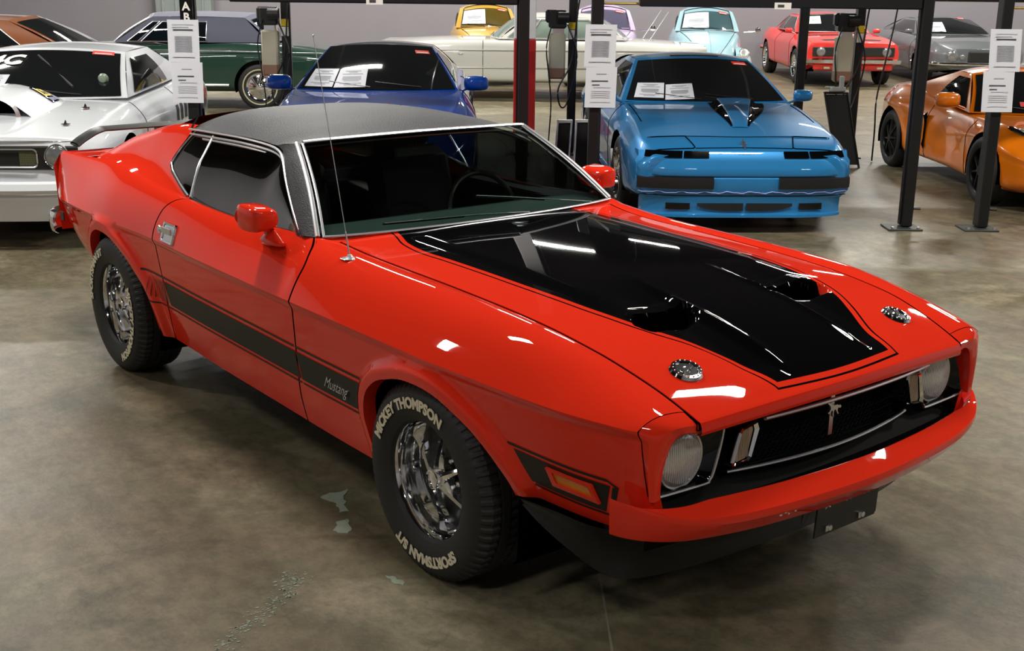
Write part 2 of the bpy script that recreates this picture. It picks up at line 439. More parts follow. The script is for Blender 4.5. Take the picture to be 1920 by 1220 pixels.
# ================================================================== RED FASTBACK
HERO = empty('fastback_coupe', (0, 0, 0), 0, 'red 1970s fastback coupe with black vinyl roof and black hood stripe, in the foreground', 'car')
HW = T((-3.84, .795), (-3.6, .855), (-3.2, .895), (-2.75, .915), (-2.3, .905), (-1.75, .92), (-1.2, .93), (-.6, .94), (0, .94), (.25, .93), (.5, .915), (.65, .90), (.78, .872), (.87, .84), (.93, .80))
ZB = T((-3.84, .53), (-3.5, .47), (-3.2, .42), (-2.9, .32), (-2.3, .275), (-1.5, .27), (-.35, .27), (.1, .34), (.5, .44), (.93, .44))
ZCR = T((-3.84, .74), (-3.2, .765), (-2.3, .777), (-1.2, .78), (-.5, .785), (.2, .785), (.6, .785), (.8, .784), (.93, .776))
SHY = T((-3.84, .765), (-3.3, .80), (-2.7, .86), (-2.1, .855), (-1.5, .845), (-.9, .835), (-.5, .815), (0, .81), (.4, .805), (.6, .79), (.8, .77), (.9, .75), (.93, .745))
SHZ = T((-3.84, .935), (-3.3, .94), (-2.7, .93), (-2.1, .93), (-1.5, .92), (-.9, .935), (-.5, .925), (0, .92), (.3, .912), (.5, .892), (.65, .868), (.8, .835), (.9, .805), (.93, .79))
TPY = T((-3.84, .735), (-3.3, .745), (-2.9, .76), (-2.5, .785), (-2.1, .785), (-1.6, .78), (-1.03, .772), (-.93, .75), (-.86, .700), (-.6, .685), (.4, .68), (.64, .674), (.81, .656), (.92, .643), (.955, .638))
TPZ = T((-3.84, .975), (-3.5, .992), (-3.2, 1.010), (-2.9, 1.022), (-2.5, 1.0), (-2.1, .978), (-1.6, .963), (-1.03, .985), (-.93, .984), (-.86, .972), (-.65, .953), (-.43, .947), (-.18, .942), (.01, .936), (.165, .93), (.36, .917), (.545, .895), (.635, .88), (.81, .832), (.92, .79), (.96, .772))
ARCH_F = (.03, .35, T((0, .385), (15, .40), (28, .385), (44, .365), (64, .345), (87, .343), (117, .362), (136, .395), (150, .410), (162, .40), (172, .375), (182, .36), (200, .36), (270, .5), (345, .40), (360, .385)))
ARCH_R = (-2.77, .35, T((0, .43), (19, .415), (39, .372), (64, .352), (90, .360), (114, .382), (130, .39), (142, .385), (155, .37), (180, .37), (200, .38), (270, .6), (340, .44), (360, .43)))
def arch_d(A, x, z):             # signed radial distance outside the arch opening
    dx, dz = x-A[0], z-A[1]; th = np.degrees(np.arctan2(dz, dx)) % 360
    return np.hypot(dx, dz)-A[2](th)
def side_y(x, z):                # half-width below the shoulder crease
    w, zb, zc = HW(x), ZB(x), ZCR(x); t = np.clip((z-zb)/(zc-zb), 0, 1)
    base = w-.012-.085*(1-t)**2.2-.022*np.sin(np.pi*t)**1.0*.5
    return base+.012*sstep(zc-.035, zc-.003, z)
def flare(x, z):
    d = np.minimum(arch_d(ARCH_F, x, z), arch_d(ARCH_R, x, z))
    return .030*(1-sstep(.028, .082, d))
def side_pt(x, r):               # r in 0..1 below crease, 1..2 above it
    x = np.asarray(x, float); r = np.asarray(r, float)
    zb, zc = ZB(x), ZCR(x); lo = np.clip(r, 0, 1); hi = np.clip(r-1, 0, 1)
    z1 = zb+(zc-zb)*lo; y1 = side_y(x, z1)+flare(x, z1)
    # upper: quadratic blend crease -> shoulder -> top
    yc = HW(x); sy, sz, ty, tz = SHY(x), SHZ(x), TPY(x), TPZ(x)
    k = .5; t = hi
    # Catmull-like through three points at t=0,.5,1
    a0 = np.array([2*(t-.5)*(t-1), -4*t*(t-1), 2*t*(t-.5)])
    y2 = a0[0]*yc+a0[1]*sy+a0[2]*ty; z2 = a0[0]*zc+a0[1]*sz+a0[2]*tz
    y2 = y2+flare(x, z2)
    up = r > 1
    return np.stack([x, -np.where(up, y2, y1), np.where(up, z2, z1)], -1)
def snap_arch(V, A):
    dx, dz = V[..., 0]-A[0], V[..., 2]-A[1]
    return V
def side_mesh(x0f, x1f, mb, nx, nr_lo=44, nr_hi=26, m=0):
    r = np.r_[np.linspace(0, 1, nr_lo)**1.0, 1+np.linspace(0, 1, nr_hi)[1:]]
    G = np.zeros((nx, len(r), 3))
    for j, rj in enumerate(r):
        x0 = x0f(rj) if callable(x0f) else x0f; x1 = x1f(rj) if callable(x1f) else x1f
        G[:, j] = side_pt(np.linspace(x0, x1, nx), np.full(nx, rj))
    # cut the wheel arches: drop faces inside, slide the rim vertices onto the arch curve
    keep = np.ones((nx-1, len(r)-1), bool)
    for A in (ARCH_F, ARCH_R):
        d = arch_d(A, G[..., 0], G[..., 2]); ins = d < 0
        allin = ins[:-1, :-1] & ins[1:, :-1] & ins[:-1, 1:] & ins[1:, 1:]
        cc = (G[:-1, :-1]+G[1:, :-1]+G[:-1, 1:]+G[1:, 1:])/4
        cin = arch_d(A, cc[..., 0], cc[..., 2]) < 0
        keep &= ~cin
        touch = np.zeros(ins.shape, bool); k2 = ~cin
        for a, b in ((0, 0), (1, 0), (0, 1), (1, 1)):
            touch[a:a+nx-1, b:b+len(r)-1] |= k2
        tin = np.zeros(ins.shape, bool)
        for a, b in ((0, 0), (1, 0), (0, 1), (1, 1)):
            tin[a:a+nx-1, b:b+len(r)-1] |= cin
        rim = touch & tin
        dx, dz = G[..., 0]-A[0], G[..., 2]-A[1]; th = np.degrees(np.arctan2(dz, dx)) % 360
        rad = A[2](th.ravel()).reshape(th.shape); h = np.hypot(dx, dz)+1e-9
        G[..., 0] = np.where(rim, A[0]+dx/h*rad, G[..., 0]); G[..., 2] = np.where(rim, A[1]+dz/h*rad, G[..., 2])
    mb.grid(G, m=m, mask=keep)
    return G
GAPW = .0052
# door edges as x(r): r 0 bottom .. 1 crease .. 2 belt
def door_front_x(r):
    return float(pchip(r, [0, .2, .5, .9, 1, 1.3, 1.6, 2], [-.905, -.90, -.868, -.842, -.840, -.842, -.885, -.955]))
def door_rear_x(r):
    return float(pchip(r, [0, .3, .6, 1, 1.4, 1.7, 2], [-2.24, -2.21, -2.19, -2.205, -2.165, -2.10, -2.02]))
XTAIL, XNOSE = -3.84, .90
parts = {'front_fender': (lambda r: door_front_x(r)+GAPW, lambda r: XNOSE, 150), 'door': (lambda r: door_rear_x(r)+GAPW, lambda r: door_front_x(r)-GAPW, 90),
         'quarter_panel': (lambda r: XTAIL, lambda r: door_rear_x(r)-GAPW, 130)}
def lip(mb, A, y_in, a0, a1, n=60, width=.05, m=0):
    th = np.linspace(a0, a1, n); rad = A[2](th % 360)
    x = A[0]+rad*np.cos(np.radians(th)); z = A[1]+rad*np.sin(np.radians(th))
    zc = ZCR(x); y = np.where(z < zc, side_y(x, z), HW(x))+flare(x, z)
    G = np.stack([np.stack([x, -y, z], 1), np.stack([x, -(y-.004), z], 1)+0, np.stack([x-(x-A[0])*.0, -(y-width), z], 1)], 1)
    mb.grid(G, m=m)
    return x, y, z
for side in (-1, 1):
    for nm, (xa, xb, nx) in parts.items():
        mb = MB(); side_mesh(xa, xb, mb, nx)
        if nm == 'front_fender': lip(mb, ARCH_F, .05, 13, 190)
        if nm == 'quarter_panel':
            lip(mb, ARCH_R, .05, -11, 169)
            # sail panel: from the belt up to the roof edge, swept back to the tail
            NU, NV = 46, 18
            u = np.linspace(0, 1, NU); v = np.linspace(0, 1, NV)
            win = polyres(crom([(-2.03, -.785, .974), (-2.13, -.772, 1.0), (-2.258, -.75, 1.034), (-2.385, -.722, 1.078), (-2.378, -.69, 1.135), (-2.352, -.655, 1.19), (-2.325, -.62, 1.245)], 8), NV)
            brk = polyres(crom([(-2.325, -.62, 1.245), (-2.50, -.628, 1.222), (-2.70, -.640, 1.182), (-2.985, -.66, 1.098), (-3.22, -.69, 1.030), (-3.32, -.735, 1.004)], 10), NU)
            xb_ = np.linspace(-2.03, -3.32, NU); hip = np.stack([xb_, -TPY(xb_), TPZ(xb_)], 1)
            Gs = np.zeros((NU, NV, 3))
            for i in range(NU):
                # keep the front edge shape, fade it out going back
                base = hip[i]+(brk[i]-hip[i])*v[:, None]
                off = win-(win[0]+(win[-1]-win[0])*v[:, None])
                Gs[i] = base+off*(1-u[i])**2.2
                Gs[i, :, 1] += .022*np.sin(np.pi*v)*np.sin(np.pi*u[i])
            mb.grid(Gs, flip=True)
            rdg = polyres(crom([(-2.325, -.585, 1.262), (-2.50, -.578, 1.252), (-2.74, -.585, 1.215), (-3.06, -.60, 1.140), (-3.28, -.62, 1.068), (-3.46, -.64, 1.004)], 10), NU)
            mid = (brk+rdg)/2+np.array([0, 0, .006])
            mb.grid(np.stack([brk, brk*.75+rdg*.25+np.array([0, 0, .004]), mid, rdg*.75+brk*.25+np.array([0, 0, .004]), rdg], 1), flip=True)
            inn = rdg.copy(); inn[:, 1] += .045; inn[:, 2] -= np.linspace(.02, .03, NU)
            mb.grid(np.stack([rdg, inn], 1), flip=True)
        if side > 0: mb = mb.mirrored()
        mb.build(nm, RED, HERO, ang=24, recalc=False)
    # dark backing behind the shut lines
    mb = MB()
    for fx in (door_front_x, door_rear_x):
        rr = np.linspace(.0, 2.0, 60)
        P = np.array([side_pt(fx(r), r) for r in rr]); Q = []
        for dx in (-.012, .012):
            q = P.copy(); q[:, 0] += dx; q[:, 1] += .006; Q.append(q)
        mb.grid(np.stack(Q, 1))
    if side > 0: mb = mb.mirrored()
    mb.build('door_gap', SHUT, HERO, recalc=False)
    # wheel wells
    mb = MB()
    for A, a0, a1 in ((ARCH_F, -30, 210), (ARCH_R, -30, 210)):
        th = np.linspace(a0, a1, 50); rad = A[2](th % 360)
        x = A[0]+rad*np.cos(np.radians(th)); z = np.maximum(A[1]+rad*np.sin(np.radians(th)), .2)
        y0 = np.where(z < ZCR(x), side_y(x, z), HW(x))-.02
        rows = [np.stack([x, -y0, z], 1)]
        for dy, k in ((.05, 1.03), (.20, 1.04), (.42, 1.02)):
            rows.append(np.stack([A[0]+(x-A[0])*k, -(np.full_like(x, .90)-dy), A[1]+(z-A[1])*k], 1))
        rows.append(np.stack([np.full_like(x, A[0]), np.full_like(x, -.45), np.full_like(x, A[1])], 1))
        mb.grid(np.stack(rows, 1))
    if side > 0: mb = mb.mirrored()
    mb.build('wheel_well', DARK, HERO, recalc=False)

# decals on the body side: flat black tape following the panel
TAPE = mat('matte_black_tape', srgb(28, 27, 21), rough=.45, coat=.08, spec=.3, var=.1)
def side_surf(x, z, off=.0022):
    return np.stack([x, -(side_y(x, z)+flare(x, z)+off), z], -1)
def side_strip(mb, x0, x1, z0, z1, nz=8, off=.0022):
    def lim(f, z): return f(z) if callable(f) else f
    zz = np.linspace(z0, z1, nz); n = max(3, int(abs(lim(x1, z0)-lim(x0, z0))/.012))
    G = np.zeros((n, nz, 3))
    for j, z in enumerate(zz):
        x = np.linspace(lim(x0, z), lim(x1, z), n); G[:, j] = side_surf(x, np.full(n, z), off)
    mb.grid(G)
def arch_front_x(A, z, sgn, pad=.045):
    # x of the arch opening at height z on the given side
    xs = np.linspace(A[0], A[0]+sgn*.62, 200); d = arch_d(A, xs, np.full(200, z)); k = np.argmax(d > pad); return xs[k]
for side in (-1, 1):
    mb = MB()
    fr = lambda z: arch_front_x(ARCH_F, z, -1)
    rr = lambda z: -2.155-.16*(z-.465)
    side_strip(mb, lambda z: door_front_x(.6)+.006+.10*(.52-z), fr, .465, .577)
    side_strip(mb, rr, lambda z: door_front_x(.6)-.006+.10*(.52-z), .465, .577)
    for z0, z1 in ((.592, .601), (.446, .453)):
        side_strip(mb, lambda z: door_front_x(.6)+.006+.10*(.52-z), fr, z0, z1, 2)
        side_strip(mb, lambda z: -2.36-.35*(z-.45), lambda z: door_front_x(.6)-.006+.10*(.52-z), z0, z1, 2)
    if side > 0: mb = mb.mirrored()
    mb.build('side_stripe', TAPE, HERO, recalc=False, label='matte black tape stripe along the door')
    # fading dotted end of the stripe
    mb = MB()
    for k in range(9):
        xk = -2.17-.022*k; side_strip(mb, xk-.009*(1-k/12), xk, .47+.001*k, .575, 26, .006)
    if side > 0: mb = mb.mirrored()
    mb.build('stripe_fade', TAPE, HERO, recalc=False)
    mb = MB()
    # panel around the marker lamp, with pinstripe frame
    def par(p00, p10, p11, p01, n=14, m2=8):
        G = np.zeros((n, m2, 3))
        for i in range(n):
            for j in range(m2):
                a, b = i/(n-1), j/(m2-1)
                q = (1-a)*(1-b)*np.array(p00)+a*(1-b)*np.array(p10)+a*b*np.array(p11)+(1-a)*b*np.array(p01)
                G[i, j] = side_surf(np.array(q[0]), np.array(q[1]))
        mb.grid(G)
    par((.487, .500), (.768, .492), (.800, .586), (.435, .596))
    for a, b, c_, d in (((.415, .604), (.795, .597), (.792, .606), (.410, .613)), ((.795, .597), (.818, .583), (.827, .587), (.792, .606)),
                        ((.807, .583), (.780, .485), (.791, .483), (.827, .587)), ((.497, .488), (.785, .480), (.785, .487), (.497, .495))):
        par(a, b, c_, d, 10, 3)
    if side > 0: mb = mb.mirrored()
    mb.build('fender_stripe', TAPE, HERO, recalc=False)
    # marker lamp
    def sd(x, z, o): return tuple(side_surf(np.array(x), np.array(z), o))
    mb = MB()
    fo = [(.575, .579), (.592, .522), (.758, .515), (.742, .575)]; fi = [(.598, .569), (.608, .536), (.742, .529), (.730, .563)]
    for k in range(4):
        a, b = k, (k+1) % 4
        for (p, q, o1, o2) in ((fo, fo, .002, .012), (fo, fi, .012, .012), (fi, fi, .012, .004)):
            mb.add([sd(*p[a], o1), sd(*p[b], o1), sd(*q[b], o2), sd(*q[a], o2)], [(0, 1, 2, 3)])
    if side > 0: mb = mb.mirrored()
    fr_ = mb.build('marker_lamp', RED, HERO)
    mb = MB(); mb.add([sd(*p, .006) for p in fi], [(0, 1, 2, 3)])
    if side > 0: mb = mb.mirrored()
    mb.build('lens', AMBER, fr_, smooth=False, label='amber marker lens')

# ---------------------------------------------------------------- hood
zc_ = T((-.86, .992), (-.5, .985), (0, .973), (.3, .957), (.5, .933), (.7, .893), (.85, .848), (.972, .792))
def hood_z(x, y):
    yg, zg, zc = TPY(np.clip(x, -.86, .96)), TPZ(np.clip(x, -.86, .96)), zc_(x); ay = np.abs(y)
    z = zc-(zc-zg)*(ay/yg)**2.2
    # raised centre: outer shoulder of the bulge fading forward, inner ridge of the scoops
    yo = pchip(x, [-.86, -.5, .15, .45], [.40, .398, .405, .43])
    z = z+.011*(1-sstep(0, .062, ay-yo))*sstep(-.84, -.70, x)*(1-sstep(.15, .42, x))
    yi = pchip(x, [.0, .45, .93], [.15, .19, .185])
    amp = sstep(.12, .50, x)*(1-sstep(.80, .93, x))
    z = z-.016*amp*sstep(0, .035, ay-yi)*(1-sstep(.10, .22, ay-yi))
    z = z+.006*amp*np.exp(-((ay-yi)/.018)**2)
    # the two scoops: lip in front of which the pocket drops away
    w_in, w_out = .195, pchip(x, [.40, .445, .50, .585, .62], [.36, .405, .442, .42, .40])
    inside = sstep(w_in-.012, w_in+.012, ay)*(1-sstep(w_out-.012, w_out+.012, ay))
    front = .575-.05*np.clip((.30-ay)/.11, 0, 1)**1.5
    pocket = sstep(.445, .452, x)*(1-sstep(front-.09, front, x))
    z = z-.085*pocket*inside
    lipm = sstep(.385, .405, x)*(1-sstep(.447, .452, x))*sstep(.17, .2, ay)*(1-sstep(w_out+.02, w_out+.05, ay))
    z = z+.004*lipm
    hood_z.pk = pocket*inside
    return z
y_blk = T((-.86, .445), (-.80, .462), (-.69, .498), (-.55, .512), (-.40, .505), (0, .498), (.30, .482), (.44, .458), (.56, .424), (.69, .360), (.80, .305), (.93, .268))
def hood():
    # columns: 0..black edge..red..pin..red..gap ; rows aligned to the front of the stripe
    def xr(y): return -.828-.085*(np.abs(y)/.70)**2.2
    def xf(y): return .972-.028*(np.abs(y)/.64)**2
    def xs(y): return .932-.14*np.clip(np.abs(y)-.02, 0, 1)**1.6
    zones_v = [(0, 1, 64), (1, 2, 3), (2, 3, 2), (3, 4, 18)]
    zones_u = [('a', 190), ('b', 3), ('c', 2), ('d', 6)]
    vs = []; vm = []
    for a, b, n in zones_v:
        for k in range(n): vs.append(a+(b-a)*k/n); vm.append(a)
    vs.append(4.); vs = np.array(vs)
    def y_of(x, vv):
        yb = y_blk(x); yg = TPY(np.clip(x, -.86, .96))-.009
        b = np.array([0, yb, min(yb+.020, yg-.02), min(yb+.0275, yg-.01), yg]); k = min(int(vv), 3); return b[k]+(b[k+1]-b[k])*(vv-k)
    us = []; um = []
    for q, (nm, n) in enumerate(zones_u):
        for k in range(n): us.append(q+k/n); um.append(q)
    us.append(4.)
    G = np.zeros((len(us), len(vs), 3))
    for j, vv in enumerate(vs):
        yprev = None
        for i, uu in enumerate(us):
            q = min(int(uu), 3); t = uu-q; yy = y_of(.3, vv)
            x = .3
            for _ in range(6):
                e = [xr(yy), xs(yy), xs(yy)+.020, xs(yy)+.0275, xf(yy)]
                x = e[q]+(e[q+1]-e[q])*t; yy = y_of(x, vv)
            G[i, j] = (x, yy, hood_z(np.array(x), np.array(yy)))
    mb = MB(); nu, nv = len(us)-1, len(vs)-1
    isb = np.zeros((nu, nv), bool)
    for i in range(nu):
        for j in range(nv):
            a, b = um[i], vm[j]
            isb[i, j] = (a == 0 and b == 0) or (b == 2 and a <= 2) or (a == 2 and b <= 2)
    hood_z(G[..., 0], G[..., 1]); pk = hood_z.pk; pk = (pk[:-1, :-1]+pk[1:, :-1]+pk[:-1, 1:]+pk[1:, 1:])/4 > .16
    half = MB(); half.grid(G, mask=isb & ~pk, m=1); half.grid(G, mask=~isb, m=0); half.grid(G, mask=isb & pk, m=2)
    # rolled front lip
    e = G[-1]; rows = [e]
    for dx, dz in ((.006, -.004), (.011, -.014), (.014, -.030), (.010, -.040), (-.01, -.044)):
        q = e.copy(); q[:, 0] += dx; q[:, 2] += dz; rows.append(q)
    half.grid(np.stack(rows, 0), m=0)
    # folded edges along the gap and cowl
    g = G[:, -1]; q = g.copy(); q[:, 2] -= .003; q2 = q.copy(); q2[:, 2] -= .02; half.grid(np.stack([g, q], 1), m=0); half.grid(np.stack([q, q2], 1), m=2)
    g = G[0]; q = g.copy(); q[:, 2] -= .02; half.grid(np.stack([q, g], 0), m=1)
    half.mirror()
    return half
HOOD = hood().build('hood', [RED, BLACKP, DARK], HERO, ang=24)
mb = MB()                        # dark channel below the hood edge
xx = np.linspace(-.92, .95, 60)
mb.grid(np.stack([np.stack([xx, -(TPY(xx)-.03), TPZ(xx)-.022], 1), np.stack([xx, -(TPY(xx)+.002), TPZ(xx)-.022], 1), np.stack([xx, -(TPY(xx)+.001), TPZ(xx)+.0], 1)], 1)); mb.mirror()
mb.build('hood_gap', SHUT, HERO, recalc=False)
# twist-lock discs
for sy in (-1, 1):
    x0, y0 = .774, .51*sy
    z0 = float(hood_z(np.array(x0), np.array(y0))); e = .02
    nx = -(float(hood_z(np.array(x0+e), np.array(y0)))-float(hood_z(np.array(x0-e), np.array(y0))))/(2*e)
    ny = -(float(hood_z(np.array(x0), np.array(y0+e)))-float(hood_z(np.array(x0), np.array(y0-e))))/(2*e)
    mb = MB().lathe([(0, .008), (.012, .009), (.014, .006), (.033, .006), (.036, .010), (.047, .009), (.052, .001)], n=32, axis='z')
    mb.box((0, 0, .010), (.055, .014, .006), bev=.002, rz=.5)
    for k in range(16):
        a = k*math.pi/8; mb.lathe([(0, .0125), (.003, .0115), (.004, .008)], n=6, axis='z', c=(.0415*math.cos(a), .0415*math.sin(a), 0))
    o = mb.build('hood_lock', CHROME, HERO, label='chrome hood twist lock'); o.location = (x0, y0, z0)
    o.rotation_mode = 'QUATERNION'; o.rotation_quaternion = Vector((nx, ny, 1)).to_track_quat('Z', 'Y')

# ---------------------------------------------------------------- nose
def capx(y): return .905-.012*(np.abs(y)-.5)
for sy in (-1, 1):
    # headlamp surround: fender end cap that wraps to the front
    mb = MB(); NP = 40
    A = np.array([side_pt(XNOSE+.004, r) for r in np.r_[np.linspace(.375, 1, 30), 1+np.linspace(0, 1, 24)[1:]]])
    A = polyres(A, NP); A[:, 0] = XNOSE+.0015; X = lambda y, x0: x0+.012*(.75-y)
    c1 = polyres(crom([(.925, -.778, .570), (.928, -.782, .65), (.932, -.778, .735), (.935, -.758, .768), (.940, -.72, .779), (.943, -.634, .774)], 8), NP)
    c2 = polyres(crom([(.928, -.752, .572), (.930, -.748, .65), (.934, -.730, .715), (.937, -.708, .742), (.941, -.68, .752), (.945, -.628, .744)], 8), NP)
    c3 = c2.copy(); c3[:, 0] -= .075
    m1 = A*.35+c1*.65; m1[:, 1] -= .008; m1[:, 2] += .003*np.linspace(0, 1, NP)
    mb.grid(np.stack([A, m1, c1, c1*.9+c2*.1+np.array([.003, 0, 0]), c2*.9+c1*.1+np.array([.002, 0, 0]), c2, c3], 0))
    if sy > 0: mb = mb.mirrored()
    mb.build('fender_cap', RED, HERO, ang=34)
for sy in (-1, 1):
    mb = MB(); rr = np.linspace(0, .40, 10)
    A = np.array([side_pt(XNOSE-.002, r) for r in rr]); B = A.copy(); B[:, 0] += .012; B[:, 1] += .04; A2 = A.copy(); A2[:, 0] += .009; A2[:, 1] += .012
    mb.grid(np.stack([A, A2, B], 0))
    if sy > 0: mb = mb.mirrored()
    mb.build('front_valance', RED, HERO)
# black backing of the whole nose
mb = MB()
ys = np.linspace(-.76, .76, 60)
def face_x(y): return .905-.05*(np.abs(y)/.75)**2
G = [np.stack([face_x(ys)-.01, ys, np.full_like(ys, .765-.0)-.03*(np.abs(ys)/.76)**3*0], 1), np.stack([face_x(ys)-.075, ys, np.full_like(ys, .75)], 1),
     np.stack([face_x(ys)-.075, ys, np.full_like(ys, .575)], 1), np.stack([face_x(ys)-.02, ys, np.full_like(ys, .555)], 1), np.stack([face_x(ys)+.03, ys, np.full_like(ys, .50)], 1), np.stack([face_x(ys)+.03, ys, np.full_like(ys, .40)], 1)]
mb.grid(np.stack(G, 0)); mb.build('grille_shell', GRBLK, HERO, ang=20)
# honeycomb grille mesh
mb = MB()
def gx(y): return .905-.045*(abs(y)/.48)**1.6
nh = 0
for r in range(13):
    z = .565+r*.0135
    pts = []
    for k in range(73):
        y = -.46+k*.0128; pts.append((gx(y)+.004*(k % 2)-.008, y, z+(.0045 if (k+r) % 2 else -.0045)))
    mb.tube(pts, .0022, 4, cap=False)
mb.build('grille_mesh', GRBLK, HERO, kind='stuff')
# grille trim strips, top and bottom
def arc_y(y0, y1, n, xf, zf): return [(xf(y), y, zf(y)) for y in np.linspace(y0, y1, n)]
MB().tube(arc_y(-.36, .47, 40, lambda y: .972-.030*(abs(y)/.45)**2, lambda y: .733-.004*abs(y)), .008, 8, flat=.8).build('grille_trim', STEEL, HERO)
MB().tube(arc_y(-.44, .44, 40, lambda y: .945-.055*(abs(y)/.44)**2, lambda y: .5615+.004*abs(y)), .006, 8).build('grille_trim', STEEL, HERO)
mb = MB(); mb.grid(np.stack([[(.943-.055*(abs(y)/.44)**2, y, .556) for y in np.linspace(-.46, .46, 30)], [(.86-.045*(abs(y)/.44)**2, y, .55) for y in np.linspace(-.46, .46, 30)]], 0))
mb.build('grille_sill', GRBLK, HERO)
# turn signals in the grille, slanted
for sy in (-1, 1):
    q = [(-.434, .712), (-.372, .722), (-.362, .700), (-.392, .612), (-.405, .603), (-.466, .598), (-.470, .612), (-.444, .700)]
    C = np.array([-.417, .66]); mb = MB(); qa = np.array(q); qi = C+(qa-C)*np.array([.70, .86])
    n = len(q)
    for k in range(n):
        a, b = k, (k+1) % n
        xo, xi = .928, .938
        P = lambda w, x: (x-.02*abs(w[0]+.417), w[0], w[1])
        mb.add([P(qa[a], .87), P(qa[b], .87), P(qa[b], xi-.003), P(qa[a], xi-.003)], [(0, 1, 2, 3)])
        o1 = C+(qa[a]-C)*.93; o2 = C+(qa[b]-C)*.93
        mb.add([P(qa[a], xi-.003), P(qa[b], xi-.003), P(o2, xi+.003), P(o1, xi+.003)], [(0, 1, 2, 3)])
        mb.add([P(o1, xi+.003), P(o2, xi+.003), P(qi[b], xi-.004), P(qi[a], xi-.004)], [(0, 1, 2, 3)])
    if sy > 0: mb = mb.mirrored()
    f = mb.build('turn_signal', CHROME, HERO, ang=20)
    mb = MB(); mb.add([(.928, p[0], p[1]) for p in qi], [tuple(range(n))])
    for k in range(7): mb.box((.929, -.417-.018+.006*k+.0, .66), (.003, .0025, .09))
    if sy > 0: mb = mb.mirrored()
    mb.build('signal_lens', CLEARL, f, smooth=False)
# pony emblem on a short bar
mb = MB(); mb.box((.918, 0, .660), (.006, .018, .145), bev=.002)
hz = [(-.052, .012), (-.044, .022), (-.034, .020), (-.022, .026), (.004, .027), (.016, .030), (.030, .040), (.046, .046), (.052, .043), (.040, .035), (.030, .026), (.026, .014), (.034, .004), (.046, -.002), (.040, -.006), (.026, -.002), (.018, .006),
      (.010, .002), (.010, -.014), (.004, -.026), (.000, -.024), (.003, -.010), (.000, .004), (-.010, .006), (-.018, -.004), (-.030, -.020), (-.036, -.018), (-.026, -.004), (-.026, .006), (-.034, .010), (-.046, .006)]
hz = [(a*.66, b*.72) for a, b in hz]; mb.prism(hz, (.920, 0, .668), (0, -1, 0), (0, 0, 1), (.008, 0, 0)); mb.build('pony_emblem', STEEL, HERO, smooth=False, label='silver running pony emblem on a short upright bar')
# headlamps
for sy in (-1, 1):
    zc0, yc0, xc0 = .642, .622*sy, .868
    prof = [(.090, -.03), (.092, .004), (.088, .010), (.083, .008), (.082, .002)]
    ring = MB().lathe([(r, h) for r, h in prof], n=48, c=(xc0, yc0, zc0), axis='x').build('headlamp', STEEL, HERO, label='round headlamp with a thin chrome rim')
    prof = [(.083*math.sin(a), .003+.020*math.cos(a)) for a in np.linspace(math.pi/2, 0, 8)]
    MB().lathe(prof, n=48, c=(xc0, yc0, zc0), axis='x').build('headlamp_glass', LENSG, ring)
    fl = MB()
    for k in range(-10, 11):
        yy = k*.0074; hh = math.sqrt(max(.078**2-yy**2, 0)); fl.box((xc0+.0025+.020*math.sqrt(max(0, 1-(yy/.083)**2)), yc0+yy, zc0), (.002, .0022, hh*1.7))
    fl.build('lens_flute', mat('lens_flute_glass', srgb(226, 228, 228), rough=.2, metal=.3), ring)
    # bezel: black bucket with a thin bright edge
    e = [(-.755, .745), (-.760, .66), (-.752, .577), (-.738, .566), (-.55, .558), (-.528, .566), (-.514, .585), (-.494, .646), (-.480, .712), (-.483, .752)]
    pth = crom([(.905, p[0], p[1]) for p in e[2:]], 5)
    b = MB().tube(pth, .0045, 6); b = b if sy < 0 else b.mirrored(); bz = b.build('headlamp_bezel', STEEL, HERO)
    mb = MB(); pe = crom([(.903, p[0], p[1]) for p in e], 4); n = len(pe)
    inn = np.array([(xc0-.005, -.622+.092*math.cos(t), zc0+.092*math.sin(t)) for t in [math.atan2(p[2]-zc0, p[1]+.622) for p in pe]])
    mb.grid(np.stack([pe, pe*.5+inn*.5+np.array([-.012, 0, 0]), inn], 1), cu=True)
    if sy > 0: mb = mb.mirrored()
    mb.build('bezel_shell', BLACKP, bz, ang=40)
